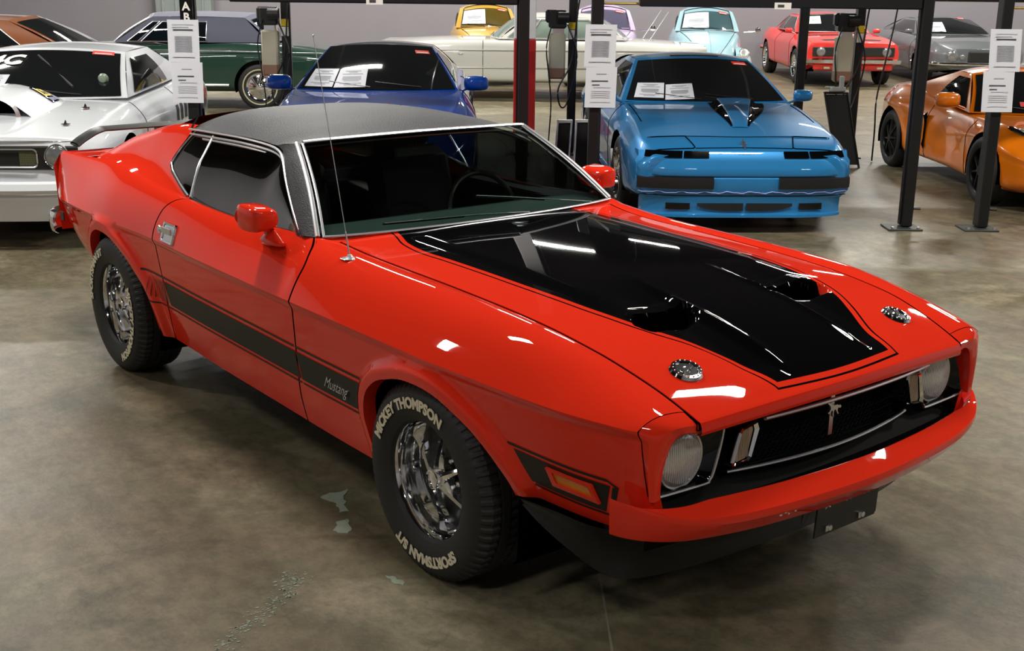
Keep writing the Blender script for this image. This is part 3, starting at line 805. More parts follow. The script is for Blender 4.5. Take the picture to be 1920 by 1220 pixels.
# bumper: body-coloured urethane, gently veed
RP = np.array([(.838, .856), (.87, .846), (.91, .822), (.945, .788), (.98, .738), (1.01, .675), (1.04, .58), (1.062, .49), (1.080, .38), (1.094, .25), (1.104, .12), (1.108, .0)])
def ridge_x(y): return np.interp(np.abs(y), RP[::-1, 1], RP[::-1, 0])
def bumper():
    P = crom([(x, -y, 0) for x, y in RP], 5); n = len(P); T_ = np.gradient(P, axis=0); N = np.stack([-T_[:, 1]*-1, -T_[:, 0], 0*T_[:, 0]], 1)
    N = np.stack([T_[:, 1]*-1, T_[:, 0]*1, 0*T_[:, 0]], 1); N /= np.linalg.norm(N, axis=1)[:, None]
    if N[-1, 0] < 0: N = -N
    t = np.clip(-P[:, 1]/.856, 0, 1)
    zr = pchip(t, [0, .6, .78, .9, 1], [.515, .515, .520, .540, .566]); e = pchip(t, [0, .55, .72, .84, .91, 1], [.062, .060, .052, .036, .022, .004]); zi = pchip(t, [0, .7, .82, .92, 1], [.556, .554, .548, .552, .566])
    zl = pchip(t, [0, .8, 1], [.445, .445, .462]); bk = pchip(t, [0, .8, 1], [.034, .030, .004])
    R_ = lambda off, z: np.stack([P[:, 0]-N[:, 0]*off, P[:, 1]-N[:, 1]*off, z], 1)
    rows = [R_(e+.02, zi-.03), R_(e, zi), R_(e-.004*(e > .01), zi+.001), R_(.016*np.clip(e/.08, .1, 1), zr+.006), R_(.004*np.ones(n)*np.clip(e/.08, .1, 1), zr+.001), R_(np.zeros(n), zr-.008), R_(np.zeros(n)+.001, zr-.022),
            R_(bk*.9, zl+.008), R_(bk+.003, zl), R_(bk+.07*np.clip(e/.08, .2, 1), zl-.006)]
    mb = MB(); mb.grid(np.stack(rows, 0)); mb.mirror(); return mb
bumper().build('front_bumper', RED, HERO, ang=28, label='body-coloured front bumper with small chips')
chips = MB()
for (y, z) in ((-.30, .497), (-.385, .486), (-.40, .480), (-.37, .478), (-.345, .482), (.30, .49), (.33, .47)):
    x = float(ridge_x(np.array(y)))-.004-.27*(.512-z)*.0+(z-.498)*.35*(1 if z < .498 else 0)
    chips.box((x+.0015, y, z), (.004, .006+.006*rng.random(), .005), bev=.0015)
chips.build('paint_chip', mat('paint_chip_primer', srgb(226, 200, 180), rough=.6), HERO)
# side returns of the lower front body to the bumper
# chin spoiler
up = [(.46, -.875, .445), (.60, -.85, .445), (.74, -.82, .44), (.86, -.75, .44), (.95, -.66, .44), (1.0, -.5, .44), (1.03, -.25, .44), (1.04, 0, .44)]
lo = [(.475, -.862, .425), (.545, -.85, .385), (.625, -.815, .33), (.71, -.735, .25), (.765, -.66, .237), (.81, -.49, .238), (.835, -.25, .24), (.845, 0, .24)]
U = crom(up, 8); Lw = crom(lo, 8)
mb = MB(); rows = []
for t in np.linspace(0, 1, 7):
    q = U*(1-t)+Lw*t; q[:, 0] -= .05*np.sin(np.pi*t)*np.clip((U[:, 2]-Lw[:, 2])/.2, 0, 1); q[:, 1] += .03*np.sin(np.pi*t)*(np.clip((U[:, 2]-Lw[:, 2])/.2, 0, 1)); rows.append(q)
q = Lw.copy(); q[:, 0] -= .012; q[:, 2] -= .006; rows.append(q); q = Lw.copy(); q[:, 0] -= .03; q[:, 1] *= .97; rows.append(q)
mb.grid(np.stack(rows, 0)); mb.mirror(); mb.build('chin_spoiler', PLBLK, HERO, ang=50)
MB().box((.60, 0, .50), (.5, 1.1, .06)).box((-1.5, 0, .30), (3.6, 1.3, .10)).box((.45, 0, .62), (.6, 1.0, .25)).build('underbody', DARK, HERO, smooth=False)
# licence plate bracket hung off centre
PL = MB(); pl = [(-.150, -.055), (.142, -.055), (.150, -.045), (.155, .045), (.148, .085), (.135, .085), (.125, .045), (-.120, .045), (-.128, .055), (-.142, .055)]
PL.prism(pl, (0, 0, 0), (0, 1, 0), (0, 0, 1), (.006, 0, 0)); PL.box((-.02, -.0, .052), (.05, .25, .014))
br = PL.build('plate_bracket', MATBLK, HERO, smooth=False, label='empty black licence plate bracket'); br.location = (1.052, -.072, .405)
sc_ = MB()
for y in (-.085, .075): cyl(sc_, (.010, y, -.035), .009, .008, 'x', 8); sc_.box((.009, y-.012, -.035), (.004, .014, .018))
sc_.build('screw', STEEL, br)
sc_ = MB()
for y in (-.10, .0, .09):
    sc_.tube([(.008, y-.012, .048), (.008, y+.012, .033)], .0022, 5); sc_.tube([(.008, y+.012, .048), (.008, y-.012, .033)], .0022, 5)
sc_.tube([(.008, -.10, .046), (.008, .09, .044)], .0018, 5)
sc_.build('tie_wire', STEEL, br)

# ---------------------------------------------------------------- roof and glass
WB = crom([(-.945, -.765, .984), (-.905, -.70, .985), (-.862, -.50, .986), (-.828, -.25, .989), (-.815, 0, .991), (-.828, .25, .989), (-.862, .50, .986), (-.905, .70, .985), (-.945, .765, .984)], 6)
WT = crom([(-1.365, -.600, 1.272), (-1.358, -.56, 1.283), (-1.345, -.35, 1.289), (-1.338, 0, 1.293), (-1.345, .35, 1.289), (-1.358, .56, 1.283), (-1.365, .600, 1.272)], 8)
NW = 41; WBr = polyres(WB, NW); WTr = polyres(WT, NW)
G = np.array([[WBr[j]*(1-t)+WTr[j]*t+np.array([.035, 0, .022])*math.sin(math.pi*t)*.5 for j in range(NW)] for t in np.linspace(0, 1, 12)])
mb = MB().grid(G[:, 1:-1]); mb.build('windshield', WSG, HERO, recalc=False)
def edge_strip(mb, pts, r, flat=.5, n=8): mb.tube(pts, r, n, flat=flat)
mb = MB(); edge_strip(mb, WBr[1:-1]+np.array([.006, 0, .004]), .009, .6); mb.build('windshield_trim', POLISH, HERO)
mb = MB(); edge_strip(mb, WTr[1:-1]+np.array([.004, 0, .006]), .014, .5); mb.build('windshield_trim', POLISH, HERO)
for sy in (-1, 1):
    mb = MB(); a = np.array([g[1] for g in G]); b = a+np.array([-.012, -.020, .004])
    for q, r in ((a, .006), (b, .010)): mb.tube(q, r, 8, flat=.6)
    if sy > 0: mb = mb.mirrored()
    mb.build('windshield_trim', POLISH, HERO)
# vinyl roof skin
rail = crom([(-1.365, -.600, 1.272), (-1.50, -.615, 1.262), (-1.625, -.620, 1.268), (-1.858, -.625, 1.266), (-2.1, -.628, 1.258), (-2.33, -.628, 1.245)], 8)
rz_c = T((-1.34, 1.293), (-1.6, 1.331), (-1.9, 1.347), (-2.15, 1.341), (-2.42, 1.318), (-2.6, 1.285))
NR, NC = 50, 41; rl = polyres(rail, NR); G2 = np.zeros((NR, NC, 3))
for i in range(NR):
    t = i/(NR-1); xcen = -1.338+(-2.42+1.338)*t
    for j in range(NC):
        s_ = -1+2*j/(NC-1); a = abs(s_)
        yy = s_*abs(rl[i, 1]); x = rl[i, 0]*a**2+xcen*(1-a**2) if i else pchip(yy, WT[:, 1], WT[:, 0])
        zz = rl[i, 2]+(rz_c(x)-rl[i, 2])*(1-a**2.9)
        if i == 0: zz = float(pchip(yy, WT[:, 1], WT[:, 2]))+.002
        G2[i, j] = (x, yy, zz)
mb = MB().grid(G2); mb.build('vinyl_roof', VINYL, HERO, ang=50, label='grained black vinyl roof')
# vinyl-wrapped pillars between windshield and door glass
for sy in (-1, 1):
    mb = MB(); pt = []; tt = np.linspace(0, 1, 16)
    A = np.array([g[1] for g in G]); A = polyres(A, 16)+np.array([-.012, -.02, .0])
    B = polyres(crom([(-1.035, -.790, .984), (-1.16, -.745, 1.07), (-1.28, -.70, 1.155), (-1.375, -.655, 1.222), (-1.43, -.628, 1.250), (-1.50, -.616, 1.262)], 6), 16)
    M_ = (A+B)/2+np.array([.012, -.02, .006]); mb.grid(np.stack([A, M_, B], 1))
    # infill to the roof skin
    if sy > 0: mb = mb.mirrored()
    mb.build('pillar', VINYL, HERO, ang=60)
    # drip rail and side window frame
    wf = crom([(-1.005, -.785, .985), (-1.14, -.745, 1.065), (-1.27, -.70, 1.15), (-1.38, -.655, 1.222), (-1.46, -.632, 1.247), (-1.58, -.625, 1.258), (-1.8, -.632, 1.262), (-2.05, -.636, 1.256), (-2.335, -.635, 1.246)], 6)
    mb = MB().tube(wf, .0068, 8, flat=.7)
    mb.tube([tuple(p+np.array([-.0, .004, -.022])) for p in wf[18:]], .006, 6); mb.tube([tuple(p+np.array([-.0, .0, -.036])) for p in wf[20:-3]], .005, 6)
    if sy > 0: mb = mb.mirrored()
    mb.build('drip_rail', POLISH, HERO)
    # rear edge moulding of the vinyl
    mb = MB().tube([(-2.33, -.628, 1.247), (-2.36, -.605, 1.262), (-2.385, -.57, 1.288)], .005, 6)
    if sy > 0: mb = mb.mirrored()
    mb.build('vinyl_moulding', CHROME, HERO)
    # door and quarter glass
    bot = crom([(-1.02, -.775, .982), (-1.15, -.772, .968), (-1.54, -.768, .958), (-1.86, -.768, .962), (-2.04, -.770, .980)], 8)
    top = polyres(crom([(-1.02, -.775, .985), (-1.26, -.695, 1.14), (-1.375, -.650, 1.212), (-1.47, -.622, 1.236), (-1.7, -.615, 1.245), (-2.095, -.620, 1.240)], 8), len(bot))
    Gg = np.stack([bot*(1-t)+top*t+np.array([0, -.014*math.sin(math.pi*t), 0]) for t in np.linspace(0, 1, 8)], 0)
    mb = MB().grid(Gg)
    if sy > 0: mb = mb.mirrored()
    mb.build('door_glass', SIDEG, HERO, recalc=False, label='dark tinted door glass')
    e0 = polyres([(-2.045, -.770, .980), (-2.09, -.70, 1.12), (-2.10, -.618, 1.240)], 12)
    e1 = polyres(crom([(-2.06, -.775, .986), (-2.13, -.765, 1.005), (-2.25, -.742, 1.036), (-2.372, -.715, 1.080), (-2.365, -.682, 1.135), (-2.34, -.645, 1.19), (-2.30, -.613, 1.240)], 5), 12)
    mb = MB().grid(np.stack([e0*(1-t)+e1*t for t in np.linspace(0, 1, 5)], 0))
    if sy > 0: mb = mb.mirrored()
    mb.build('quarter_glass', SIDEG, HERO, recalc=False, label='dark tinted quarter glass')
    mb = MB().tube(e0+np.array([0, -.006, 0]), .008, 8, flat=.5)
    if sy > 0: mb = mb.mirrored()
    mb.build('window_divider', POLISH, HERO)
    mb = MB().tube(e1+np.array([.0, -.006, 0]), .004, 6)
    if sy > 0: mb = mb.mirrored()
    mb.build('quarter_trim', STEEL, HERO)
    mb = MB().tube(bot+np.array([0, -.006, .0]), .007, 6)
    mb.tube(e1[:7]+np.array([-.008, -.004, -.006]), .007, 6)
    if sy > 0: mb = mb.mirrored()
    mb.build('window_seal', PLBLK, HERO)
    # belt ledge from body top in to the glass
    xs_ = np.linspace(-2.05, -.95, 24); mb = MB()
    mb.grid(np.stack([np.stack([xs_, -TPY(xs_), TPZ(xs_)], 1), np.stack([xs_, -(TPY(xs_)-.06), TPZ(xs_)-.03], 1)], 1))
    if sy > 0: mb = mb.mirrored()
    mb.build('belt_ledge', PLBLK, HERO)
# cowl panel between the fender tops and the windshield corner, windshield base filler
xs_ = np.linspace(-.96, -.82, 8)
mb = MB(); mb.grid(np.stack([polyres([(-.96, -.752, .983), (-.93, -.752, .983), (-.90, -.735, .979), (-.865, -.70, .973)], 12), polyres([(-.955, -.74, .978), (-.905, -.68, .978), (-.88, -.60, .978), (-.87, -.55, .978)], 12)], 0)); mb.mirror()
mb.build('cowl_corner', RED, HERO)
mb = MB(); mb.grid(np.stack([WBr+np.array([.03, 0, -.018]), WBr+np.array([-.03, 0, -.012])], 0)); mb.build('cowl', MATBLK, HERO)
# rear window and deck between the sails
xs_ = np.linspace(-2.42, -3.84, 40)
dkz = T((-3.84, .978), (-3.5, .988), (-3.3, 1.005), (-3.1, 1.06), (-2.42, 1.318)); dkz2 = lambda x: pchip(-x, [2.42, 2.8, 3.1, 3.3, 3.5, 3.84], [1.318, 1.215, 1.10, 1.02, .992, .978])
ywd = lambda x: pchip(-x, [2.3, 2.42, 2.74, 3.06, 3.28, 3.33, 3.5, 3.84], [.56, .535, .54, .56, .60, .742, .742, .735])
G3 = np.array([[(x, s_*ywd(x), dkz2(x)-.02*abs(s_)**2*(1 if x > -3.3 else .0)-.004*abs(s_)) for s_ in np.linspace(-1, 1, 21)] for x in xs_])
k = 24
mb = MB().grid(G3[:k]); mb.build('rear_window', DKGLASS, HERO)
mb = MB().grid(G3[k-1:]); mb.build('decklid', RED, HERO, ang=40)
# tail
ys = np.linspace(-.795, .795, 40)
mb = MB(); rows = []
for dx, z in ((0, None), (-.012, .955), (-.02, .90), (.0, .72), (.02, .54)):
    rows.append(np.stack([np.full_like(ys, XTAIL+dx), ys*(.925 if z is None else 1-.04*(z > .9)), np.full_like(ys, .975 if z is None else z)], 1))
mb.grid(np.stack(rows, 0)); mb.build('tail_panel', RED, HERO)
mb = MB(); bp_ = crom([(-3.72, -.845, .60), (-3.80, -.84, .60), (-3.88, -.80, .60), (-3.91, -.70, .60), (-3.93, -.3, .60), (-3.935, 0, .60)], 6)
mb.tube(bp_, .055, 12, flat=.35, up=(0, 0, 1)); v = np.array(mb.v); mb.v = [tuple(q) for q in v]
mb = MB()
for dz, o_ in ((0, 0),):
    prof = [(-.0, -.062), (.018, -.055), (.026, -.03), (.028, 0), (.026, .03), (.016, .058), (-.004, .064)]
    Tn = np.gradient(bp_, axis=0); Nn = np.stack([Tn[:, 1], -Tn[:, 0], 0*Tn[:, 0]], 1); Nn /= np.linalg.norm(Nn, axis=1)[:, None]
    sg = -1 if Nn[-1, 0] > 0 else 1
    mb.grid(np.stack([bp_+Nn*sg*p+np.array([0, 0, q]) for p, q in prof], 0))
mb.mirror(); mb.build('rear_bumper', CHROME, HERO, label='chrome rear bumper end')
MB().box((-3.56, -.868, .665), (.05, .006, .05), bev=.004).build('rear_marker', MATBLK, HERO)
# rear wing, black, drooping ends
wp = crom([(-3.87, -.665, 1.005), (-3.84, -.62, 1.045), (-3.80, -.55, 1.088), (-3.79, -.45, 1.094), (-3.79, 0, 1.098)], 6)
pr = [(-.075, .004), (-.03, .012), (.03, .011), (.075, .0), (.07, -.008), (0, -.012), (-.07, -.006)]
mb = MB(); mb.grid(np.stack([wp+np.array([a, 0, b]) for a, b in pr], 1), cv=True); mb.mirror()
for y in (-.2, .2): mb.box((-3.78, y, 1.035), (.09, .025, .11), bev=.008)
mb.build('rear_wing', MATBLK, HERO, ang=40)

# ---------------------------------------------------------------- interior
for sy in (-1, 1): MB().grid(np.array([[(x, sy*(.725-.02*(k == 1)), z) for k, z in enumerate((.35, .70, .945))] for x in np.linspace(-2.9, -.98, 8)])).build('door_trim', INTER, HERO)
for sy in (-1, 1): MB().grid(np.array([[(x, sy*(.705-.115*t), .94+(.285-.24*min(1, max(0, (-x-2.42)/.8)))*t) for t in np.linspace(0, 1, 4)] for x in np.linspace(-2.42, -3.2, 10)])).build('quarter_trim_panel', INTER, HERO)
MB().grid(np.array([[(x, y, .948-.05*(abs(y) < .5)) for y in np.linspace(-.72, .72, 9)] for x in (-2.15, -2.9)])).build('rear_shelf', INTER, HERO)
mb = MB()
dz_ = np.array([[(-.93-.02*abs(y), y, .972), (-1.02, y, .985), (-1.10, y, .985), (-1.22, y, .965), (-1.27, y, .90), (-1.22, y, .75)] for y in np.linspace(-.70, .70, 15)])
mb.grid(dz_, flip=True); mb.build('dashboard', DASHM, HERO, ang=60)
MB().box((-2.3, 0, .42), (2.6, 1.4, .1)).box((-2.95, 0, .70), (.8, 1.3, .5)).build('cabin_floor', INTER, HERO, smooth=False)
for sy in (-1, 1):
    s_ = MB(); s_.box((-1.68, .36*sy, .60), (.50, .50, .16), bev=.05)
    seat = s_.build('front_seat', INTER, HERO, ang=40)
    b_ = MB(); b_.box((0, 0, 0), (.13, .48, .52), bev=.05, M=Matrix.Rotation(-.28, 3, 'Y')); b_.box((-.10, 0, .34), (.10, .30, .17), bev=.04, M=Matrix.Rotation(-.28, 3, 'Y'))
    b_.xf(lambda p: p+np.array([-1.95, .36*sy, .86])); b_.build('seat_back', INTER, seat, ang=40)
MB().tube([(-1.36+.05*math.sin(a)*0-.07*math.sin(a), .36+.19*math.cos(a), .90+.17*math.sin(a)) for a in np.linspace(0, 2*math.pi, 41)[:-1]], .012, 8, closed=True).box((-1.34, .36, .895), (.05, .30, .03), bev=.01).tube([(-1.20, .36, .86), (-1.35, .36, .90)], .03, 10).build('steering_wheel', mat('worn_wheel_rim', srgb(40, 38, 34), rough=.3), HERO)
MB().box((-1.42, .02, 1.20), (.02, .22, .055), bev=.01).tube([(-1.38, 0, 1.275), (-1.42, .02, 1.21)], .005, 6).build('rearview_mirror', INTER, HERO)
MB().grid(G2[1:]-np.array([0, 0, .03])).build('headliner', INTER, HERO)
for sy, x0 in ((-1, 0), (1, 0)):
    pass
w1 = crom([(-.885, .58, .998), (-.92, .40, 1.020), (-.955, .20, 1.045), (-.985, .02, 1.066)], 8)
w2 = crom([(-.850, .20, .998), (-.875, -.05, 1.010), (-.895, -.30, 1.014), (-.915, -.48, 1.016)], 8)
WIP = []
for q in (w1, w2):
    WIP.append(MB().tube(q+np.array([.02, 0, .0]), .005, 6, flat=.6).tube(q[10:]+np.array([.012, 0, -.006]), .006, 6, flat=.5).build('wiper', PLBLK, HERO))

# ---------------------------------------------------------------- side details
for sy in (-1, 1):
    MX, MY, MZ = -1.16, -.885, 1.040
    hd = MB()                    # mirror: bullet-nosed shell on a raked foot
    prof = [(0, .100), (.034, .099), (.046, .090), (.053, .062), (.057, .01), (.058, -.05), (.056, -.085), (.050, -.100), (.046, -.097), (0, -.092)]
    Lh = []
    n = 28; base = []
    for (r, h) in prof:
        base.append([(h, math.copysign(abs(math.cos(a))**.55, math.cos(a))*r*1.5, math.copysign(abs(math.sin(a))**.5, math.sin(a))*r*(1-.25*math.cos(a)*.9)+.012*(.058-r)/.058) for a in np.arange(n)/n*2*math.pi])
    hd.grid(np.array(base), cv=True)
    hd.xf(lambda p: np.array([MX+p[0]*.78, MY+p[1]*.70, MZ+p[2]*.86]))
    hd.grid(np.array([[(MX+.03-.03*t+.040*c*k1, MY+.01+.045*t+.018*s1*k1, MZ-.035-.075*t) for c, s1 in [(math.cos(a), math.sin(a)) for a in np.arange(14)/14*2*math.pi]] for t, k1 in ((0, .8), (.3, .6), (.6, .65), (.85, 1.0), (1, 1.7))]), cv=True)
    foot = np.array([[(-1.115+.085*math.cos(a)*k1, -.852+.030*math.sin(a)*k1, z) for a in np.arange(20)/20*2*math.pi] for k1, z in ((1.0, .945), (1.0, .958), (.8, .966), (.45, .985), (.2, 1.0))])
    hd.grid(foot, cv=True)
    if sy > 0: hd = hd.mirrored()
    o = hd.build('door_mirror', RED, HERO, ang=50)
    g = MB(); g.lathe([(0, 0), (.072, 0)], n=24, axis='x'); g.xf(lambda p: np.array([MX-.075, MY+p[1]*.9, MZ+p[2]*.62]))
    if sy > 0: g = g.mirrored()
    g.build('mirror_glass', CHROME, o)
    # handle: square chrome flap in a frame
    def hs(x, z, o=0): return np.array([x, -(float(side_pt(x, 1.0+.0)[1])*-1), z])
    def upper_at(x, z):
        r = np.linspace(1, 2, 80); P = side_pt(np.full(80, x), r); y = np.interp(z, P[:, 2], P[:, 1]); return y
    cx, cz = -2.025, .832
    y0 = upper_at(cx, cz); sl = (upper_at(cx, cz+.03)-upper_at(cx, cz-.03))/.06
    fr = MB(); R = rounded(.132, .088, .008)
    def hp(a, b, o): z = cz+b; x = cx+a; return (x, upper_at(x, z)-o, z+o*.3)
    ro = [hp(a, b, .001) for a, b in R]; rt = [hp(a*.97, b*.96, .010) for a, b in R]; ri = [hp(a*.84, b*.78, .008) for a, b in R]; rb = [hp(a*.82, b*.75, .004) for a, b in R]
    fr.grid(np.array([ro, rt, ri, rb]), cv=True)
    fl = MB(); fl.add(rb, [tuple(range(len(rb)))]); fl.box((cx, y0-.012, cz+.013), (.100, .010, .030), bev=.003)
    if sy > 0: fr = fr.mirrored(); fl = fl.mirrored()
    ho = fr.build('door_handle', CHROME, HERO, label='square chrome door handle', ang=25); fl.build('handle_flap', STEEL, ho)
    lk = MB(); xl, zl = -2.135, .832; yl = upper_at(xl, zl)
    lk.lathe([(0, .007), (.008, .007), (.010, .004), (.018, .005), (.020, 0)], n=20, c=(xl, yl, zl), axis='y', sgn=-1)
    if sy > 0: lk = lk.mirrored()
    lk.build('door_lock', STEEL, HERO)
# script badge
mb = text_mesh('Mustang', .060, .006, shear=.55, bold=-.0004)
mb.xf(lambda p: np.array([-.572+p[0]*.80, -(float(side_y(np.array(-.57), np.array(.515)))+float(flare(np.array(-.57), np.array(.515))))-.006-p[2], .515+p[1]]))
mb.build('script_badge', STEEL, HERO, smooth=False, label='silver script badge reading Mustang')
# radio aerial
b_ = MB().lathe([(0, .016), (.008, .014), (.012, .006), (.034, .002), (.036, 0)], n=6, c=(-.680, -.765, .953), axis='z')
ant = b_.build('aerial_base', POLISH, HERO)
MB().tube([(-.68, -.765, .955), (-.70, -.768, 1.05)], .0032, 6).tube([(-.70, -.768, 1.05), (-.868, -.78, 1.735)], .0017, 6).lathe([(0, .008), (.004, .005), (.004, 0)], n=8, c=(-.868, -.78, 1.735), axis='z').build('aerial_mast', STEEL, ant)

# ---------------------------------------------------------------- wheels
def tread_tire(R=.345, W=.262, rim=.205, nseg=132):
    # profile in (r, h): h = axial, outer face at +W/2
    prof = [(rim-.004, W/2-.028), (rim+.004, W/2-.014), (rim+.03, W/2-.002), (rim+.07, W/2+.004), (R-.040, W/2-.002), (R-.024, W/2-.010), (R-.010, W/2-.022), (R-.003, W/2-.036)]
    tr = []
    nb = 5; w0 = W/2-.036
    for k in range(nb):
        a = w0-(2*w0)*k/nb; b = w0-(2*w0)*(k+1)/nb
        tr += [(R, a-.004), (R, b+.004), (R-.010, b+.002), (R-.010, b-.002)] if k < nb-1 else [(R, a-.004), (R-.003, b)]
    prof += tr
    prof += [(R-.010, -W/2+.022), (R-.04, -W/2+.002), (rim+.05, -W/2), (rim, -W/2+.02), (rim-.03, -W/2+.05)]
    n = nseg*2; pr = np.array(prof); G = np.zeros((n, len(pr), 3))
    for i in range(n):
        a = (i//2+(.68 if i % 2 else 0))/nseg*2*math.pi
        low = (i//2) % 2 == 1
        for j, (r, h) in enumerate(pr):
            rr = r-(.006 if low and r > R-.012 and abs(h) > .0 and (j < 8 or (j//4) % 2 == 0) else 0)-(.004 if low and R-.03 < r <= R-.012 else 0)
            aa = a+(.02 if abs(h) < W*.12 else 0)
            G[i, j] = (rr*math.cos(aa), -h, rr*math.sin(aa))
    return MB().grid(G, cu=True)
def ring_text(txt, rad, size, a_mid, h, top=True):
    mb = text_mesh(txt, size, .002, bold=.0022)
    def f(p):
        a = a_mid-p[0]/rad if top else a_mid+p[0]/rad
        r = rad+p[1] if top else rad-p[1]
        return np.array([r*math.cos(a), -h-p[2], r*math.sin(a)])
    return mb.xf(f)
def magnum():
    lipm = MB().lathe([(.196, -.10), (.200, -.02), (.203, .060), (.213, .095), (.217, .104), (.2165, .110), (.210, .110), (.203, .102), (.197, .085), (.193, .050), (.190, .030), (.184, .016), (.181, .004), (.178, -.020), (.176, -.032)], n=64, axis='y', sgn=-1)
    disc = MB().lathe([(.178, -.030), (.12, -.020), (.07, .0), (0, .01)], n=48, axis='y', sgn=-1)
    sp = MB()
    for k in range(5):
        a = math.pi/2+k*2*math.pi/5+.18
        ca, sa = math.cos(a), math.sin(a)
        rows = []
        for r, w2, h in ((.028, .016, .072), (.06, .011, .062), (.09, .008, .048), (.12, .008, .034), (.145, .010, .022), (.163, .018, .012), (.175, .030, .008)):
            pts = []
            for s_, dh in ((-1.25, -.022), (-1, -.004), (0, .003), (1, -.004), (1.25, -.022)):
                pts.append((r*ca-s_*w2*sa, -(h+dh), r*sa+s_*w2*ca))
            rows.append(pts)
        sp.grid(np.array(rows))
    hub = MB().lathe([(.036, .02), (.035, .084), (.032, .090), (.028, .091), (.026, .085), (.014, .085), (.0, .087)], n=32, axis='y', sgn=-1)
    nuts = MB()
    for k in range(5):
        a = math.pi/2+k*2*math.pi/5+.18+math.pi/5
        nuts.lathe([(.011, -.01), (.011, .024), (.008, .034), (0, .037)], n=6, c=(.066*math.cos(a), 0, .066*math.sin(a)), axis='y', sgn=-1)
    return lipm, disc, sp, hub, nuts
TIRE = tread_tire(); LIPM, DISC, SPK, HUB, NUTS = magnum()
LT1 = ring_text('MICKEY THOMPSON', .268, .050, math.radians(112), .1372, True); LT2 = ring_text('SPORTSMAN S/T', .268, .050, math.radians(-82), .1372, True)
first = {}
def hero_wheel(x, sy, rot, yc=.795):
    t = empty('x', (0, 0, 0)); bpy.data.objects.remove(t)
    if not first:
        first['t'] = TIRE.build('tire', RUBBER, HERO, ang=25, recalc=True, label='black tire with raised white lettering')
        tl = MB(); tl.v = LT1.v+LT2.v; tl.f = LT1.f+[tuple(i+len(LT1.v) for i in q) for q in LT2.f]; tl.m = [0]*len(tl.f)
        first['l'] = tl.build('lettering', LETTER, first['t'], smooth=False, label='cream raised tire lettering')
        first['r'] = LIPM.build('rim', CHROME, HERO, ang=30, label='chrome five-spoke wheel')
        first['d'] = DISC.build('wheel_disc', MATBLK, first['r']); first['s'] = SPK.build('spoke', CHROME, first['r'], ang=40)
        first['h'] = HUB.build('hub_cap', CHROME, first['r']); first['n'] = NUTS.build('lug_nut', CHROME, first['r'])
        T_, R_ = first['t'], first['r']
    else:
        T_ = copy_tree(first['t'], HERO); R_ = copy_tree(first['r'], HERO)
    for o in (T_, R_):
        o.location = (x, sy*-yc*-1 if False else sy*yc, .343)
        o.rotation_euler = (0, rot, 0 if sy < 0 else math.pi)
    return T_
hero_wheel(0.0, -1, 0, .787); hero_wheel(-2.769, -1, math.radians(132), .784); hero_wheel(0.0, 1, .4, .787); hero_wheel(-2.769, 1, 1.2, .784)
# ================================================================== PARKED CARS (local frame: x forward from the front axle, y left, z up)
def heading(th): return math.radians(th)
_wheel_cache = {}
def rim_mesh(style, R=.20, dish=.02):
    mb = MB()
    if style == 'wire':
        mb.lathe([(R+.005, .0), (R, .018), (R-.015, .012), (R-.03, .0), (.10, .018), (.06, .035), (.03, .045), (0, .046)], n=40, axis='y', sgn=-1)
        for k in range(20):
            a = k*math.pi/10; mb.tube([((R-.03)*math.cos(a), -.012, (R-.03)*math.sin(a)), (.07*math.cos(a+.2), -.044, .07*math.sin(a+.2))], .004, 5)
    elif style == 'dark':
        mb.lathe([(R+.003, .0), (R, .012), (R-.012, .006), (R-.02, -.03)], n=36, axis='y', sgn=-1)
        mb.lathe([(R-.02, -.05), (0, -.05)], n=24, axis='y', sgn=-1)
        for k in range(8):
            a = k*math.pi/4; c, s_ = math.cos(a), math.sin(a)
            mb.grid(np.array([[(r*c-q*w_*s_, -h, r*s_+q*w_*c) for q, h in ((-1, h0-.02), (-.5, h0), (.5, h0), (1, h0-.02))] for r, w_, h0 in ((.03, .016, .02), (.1, .012, .012), (R-.03, .013, .0), (R-.01, .02, -.005))]))
        mb.lathe([(.045, -.02), (.04, .022), (0, .026)], n=16, axis='y', sgn=-1)
    else:
        mb.lathe([(R-.02, -.08), (R-.01, -.02), (R-.004, .01), (R+.006, .022), (R+.002, .026), (R-.012, .018), (R-.025, -dish), (R-.05, -dish-.01), (0, -dish-.02)], n=40, axis='y', sgn=-1)
        for k in range(5):
            a = k*2*math.pi/5+.3; c, s_ = math.cos(a), math.sin(a)
            mb.grid(np.array([[(r*c-q*w_*s_, -h, r*s_+q*w_*c) for q, h in ((-1, h0-.03), (-.6, h0), (.6, h0), (1, h0-.03))] for r, w_, h0 in ((.02, .03, .015), (.09, .022, .005), (R-.06, .03, -.01), (R-.03, .045, -.015))]))
        mb.lathe([(.035, -.01), (.033, .03), (0, .034)], n=16, axis='y', sgn=-1)
    return mb
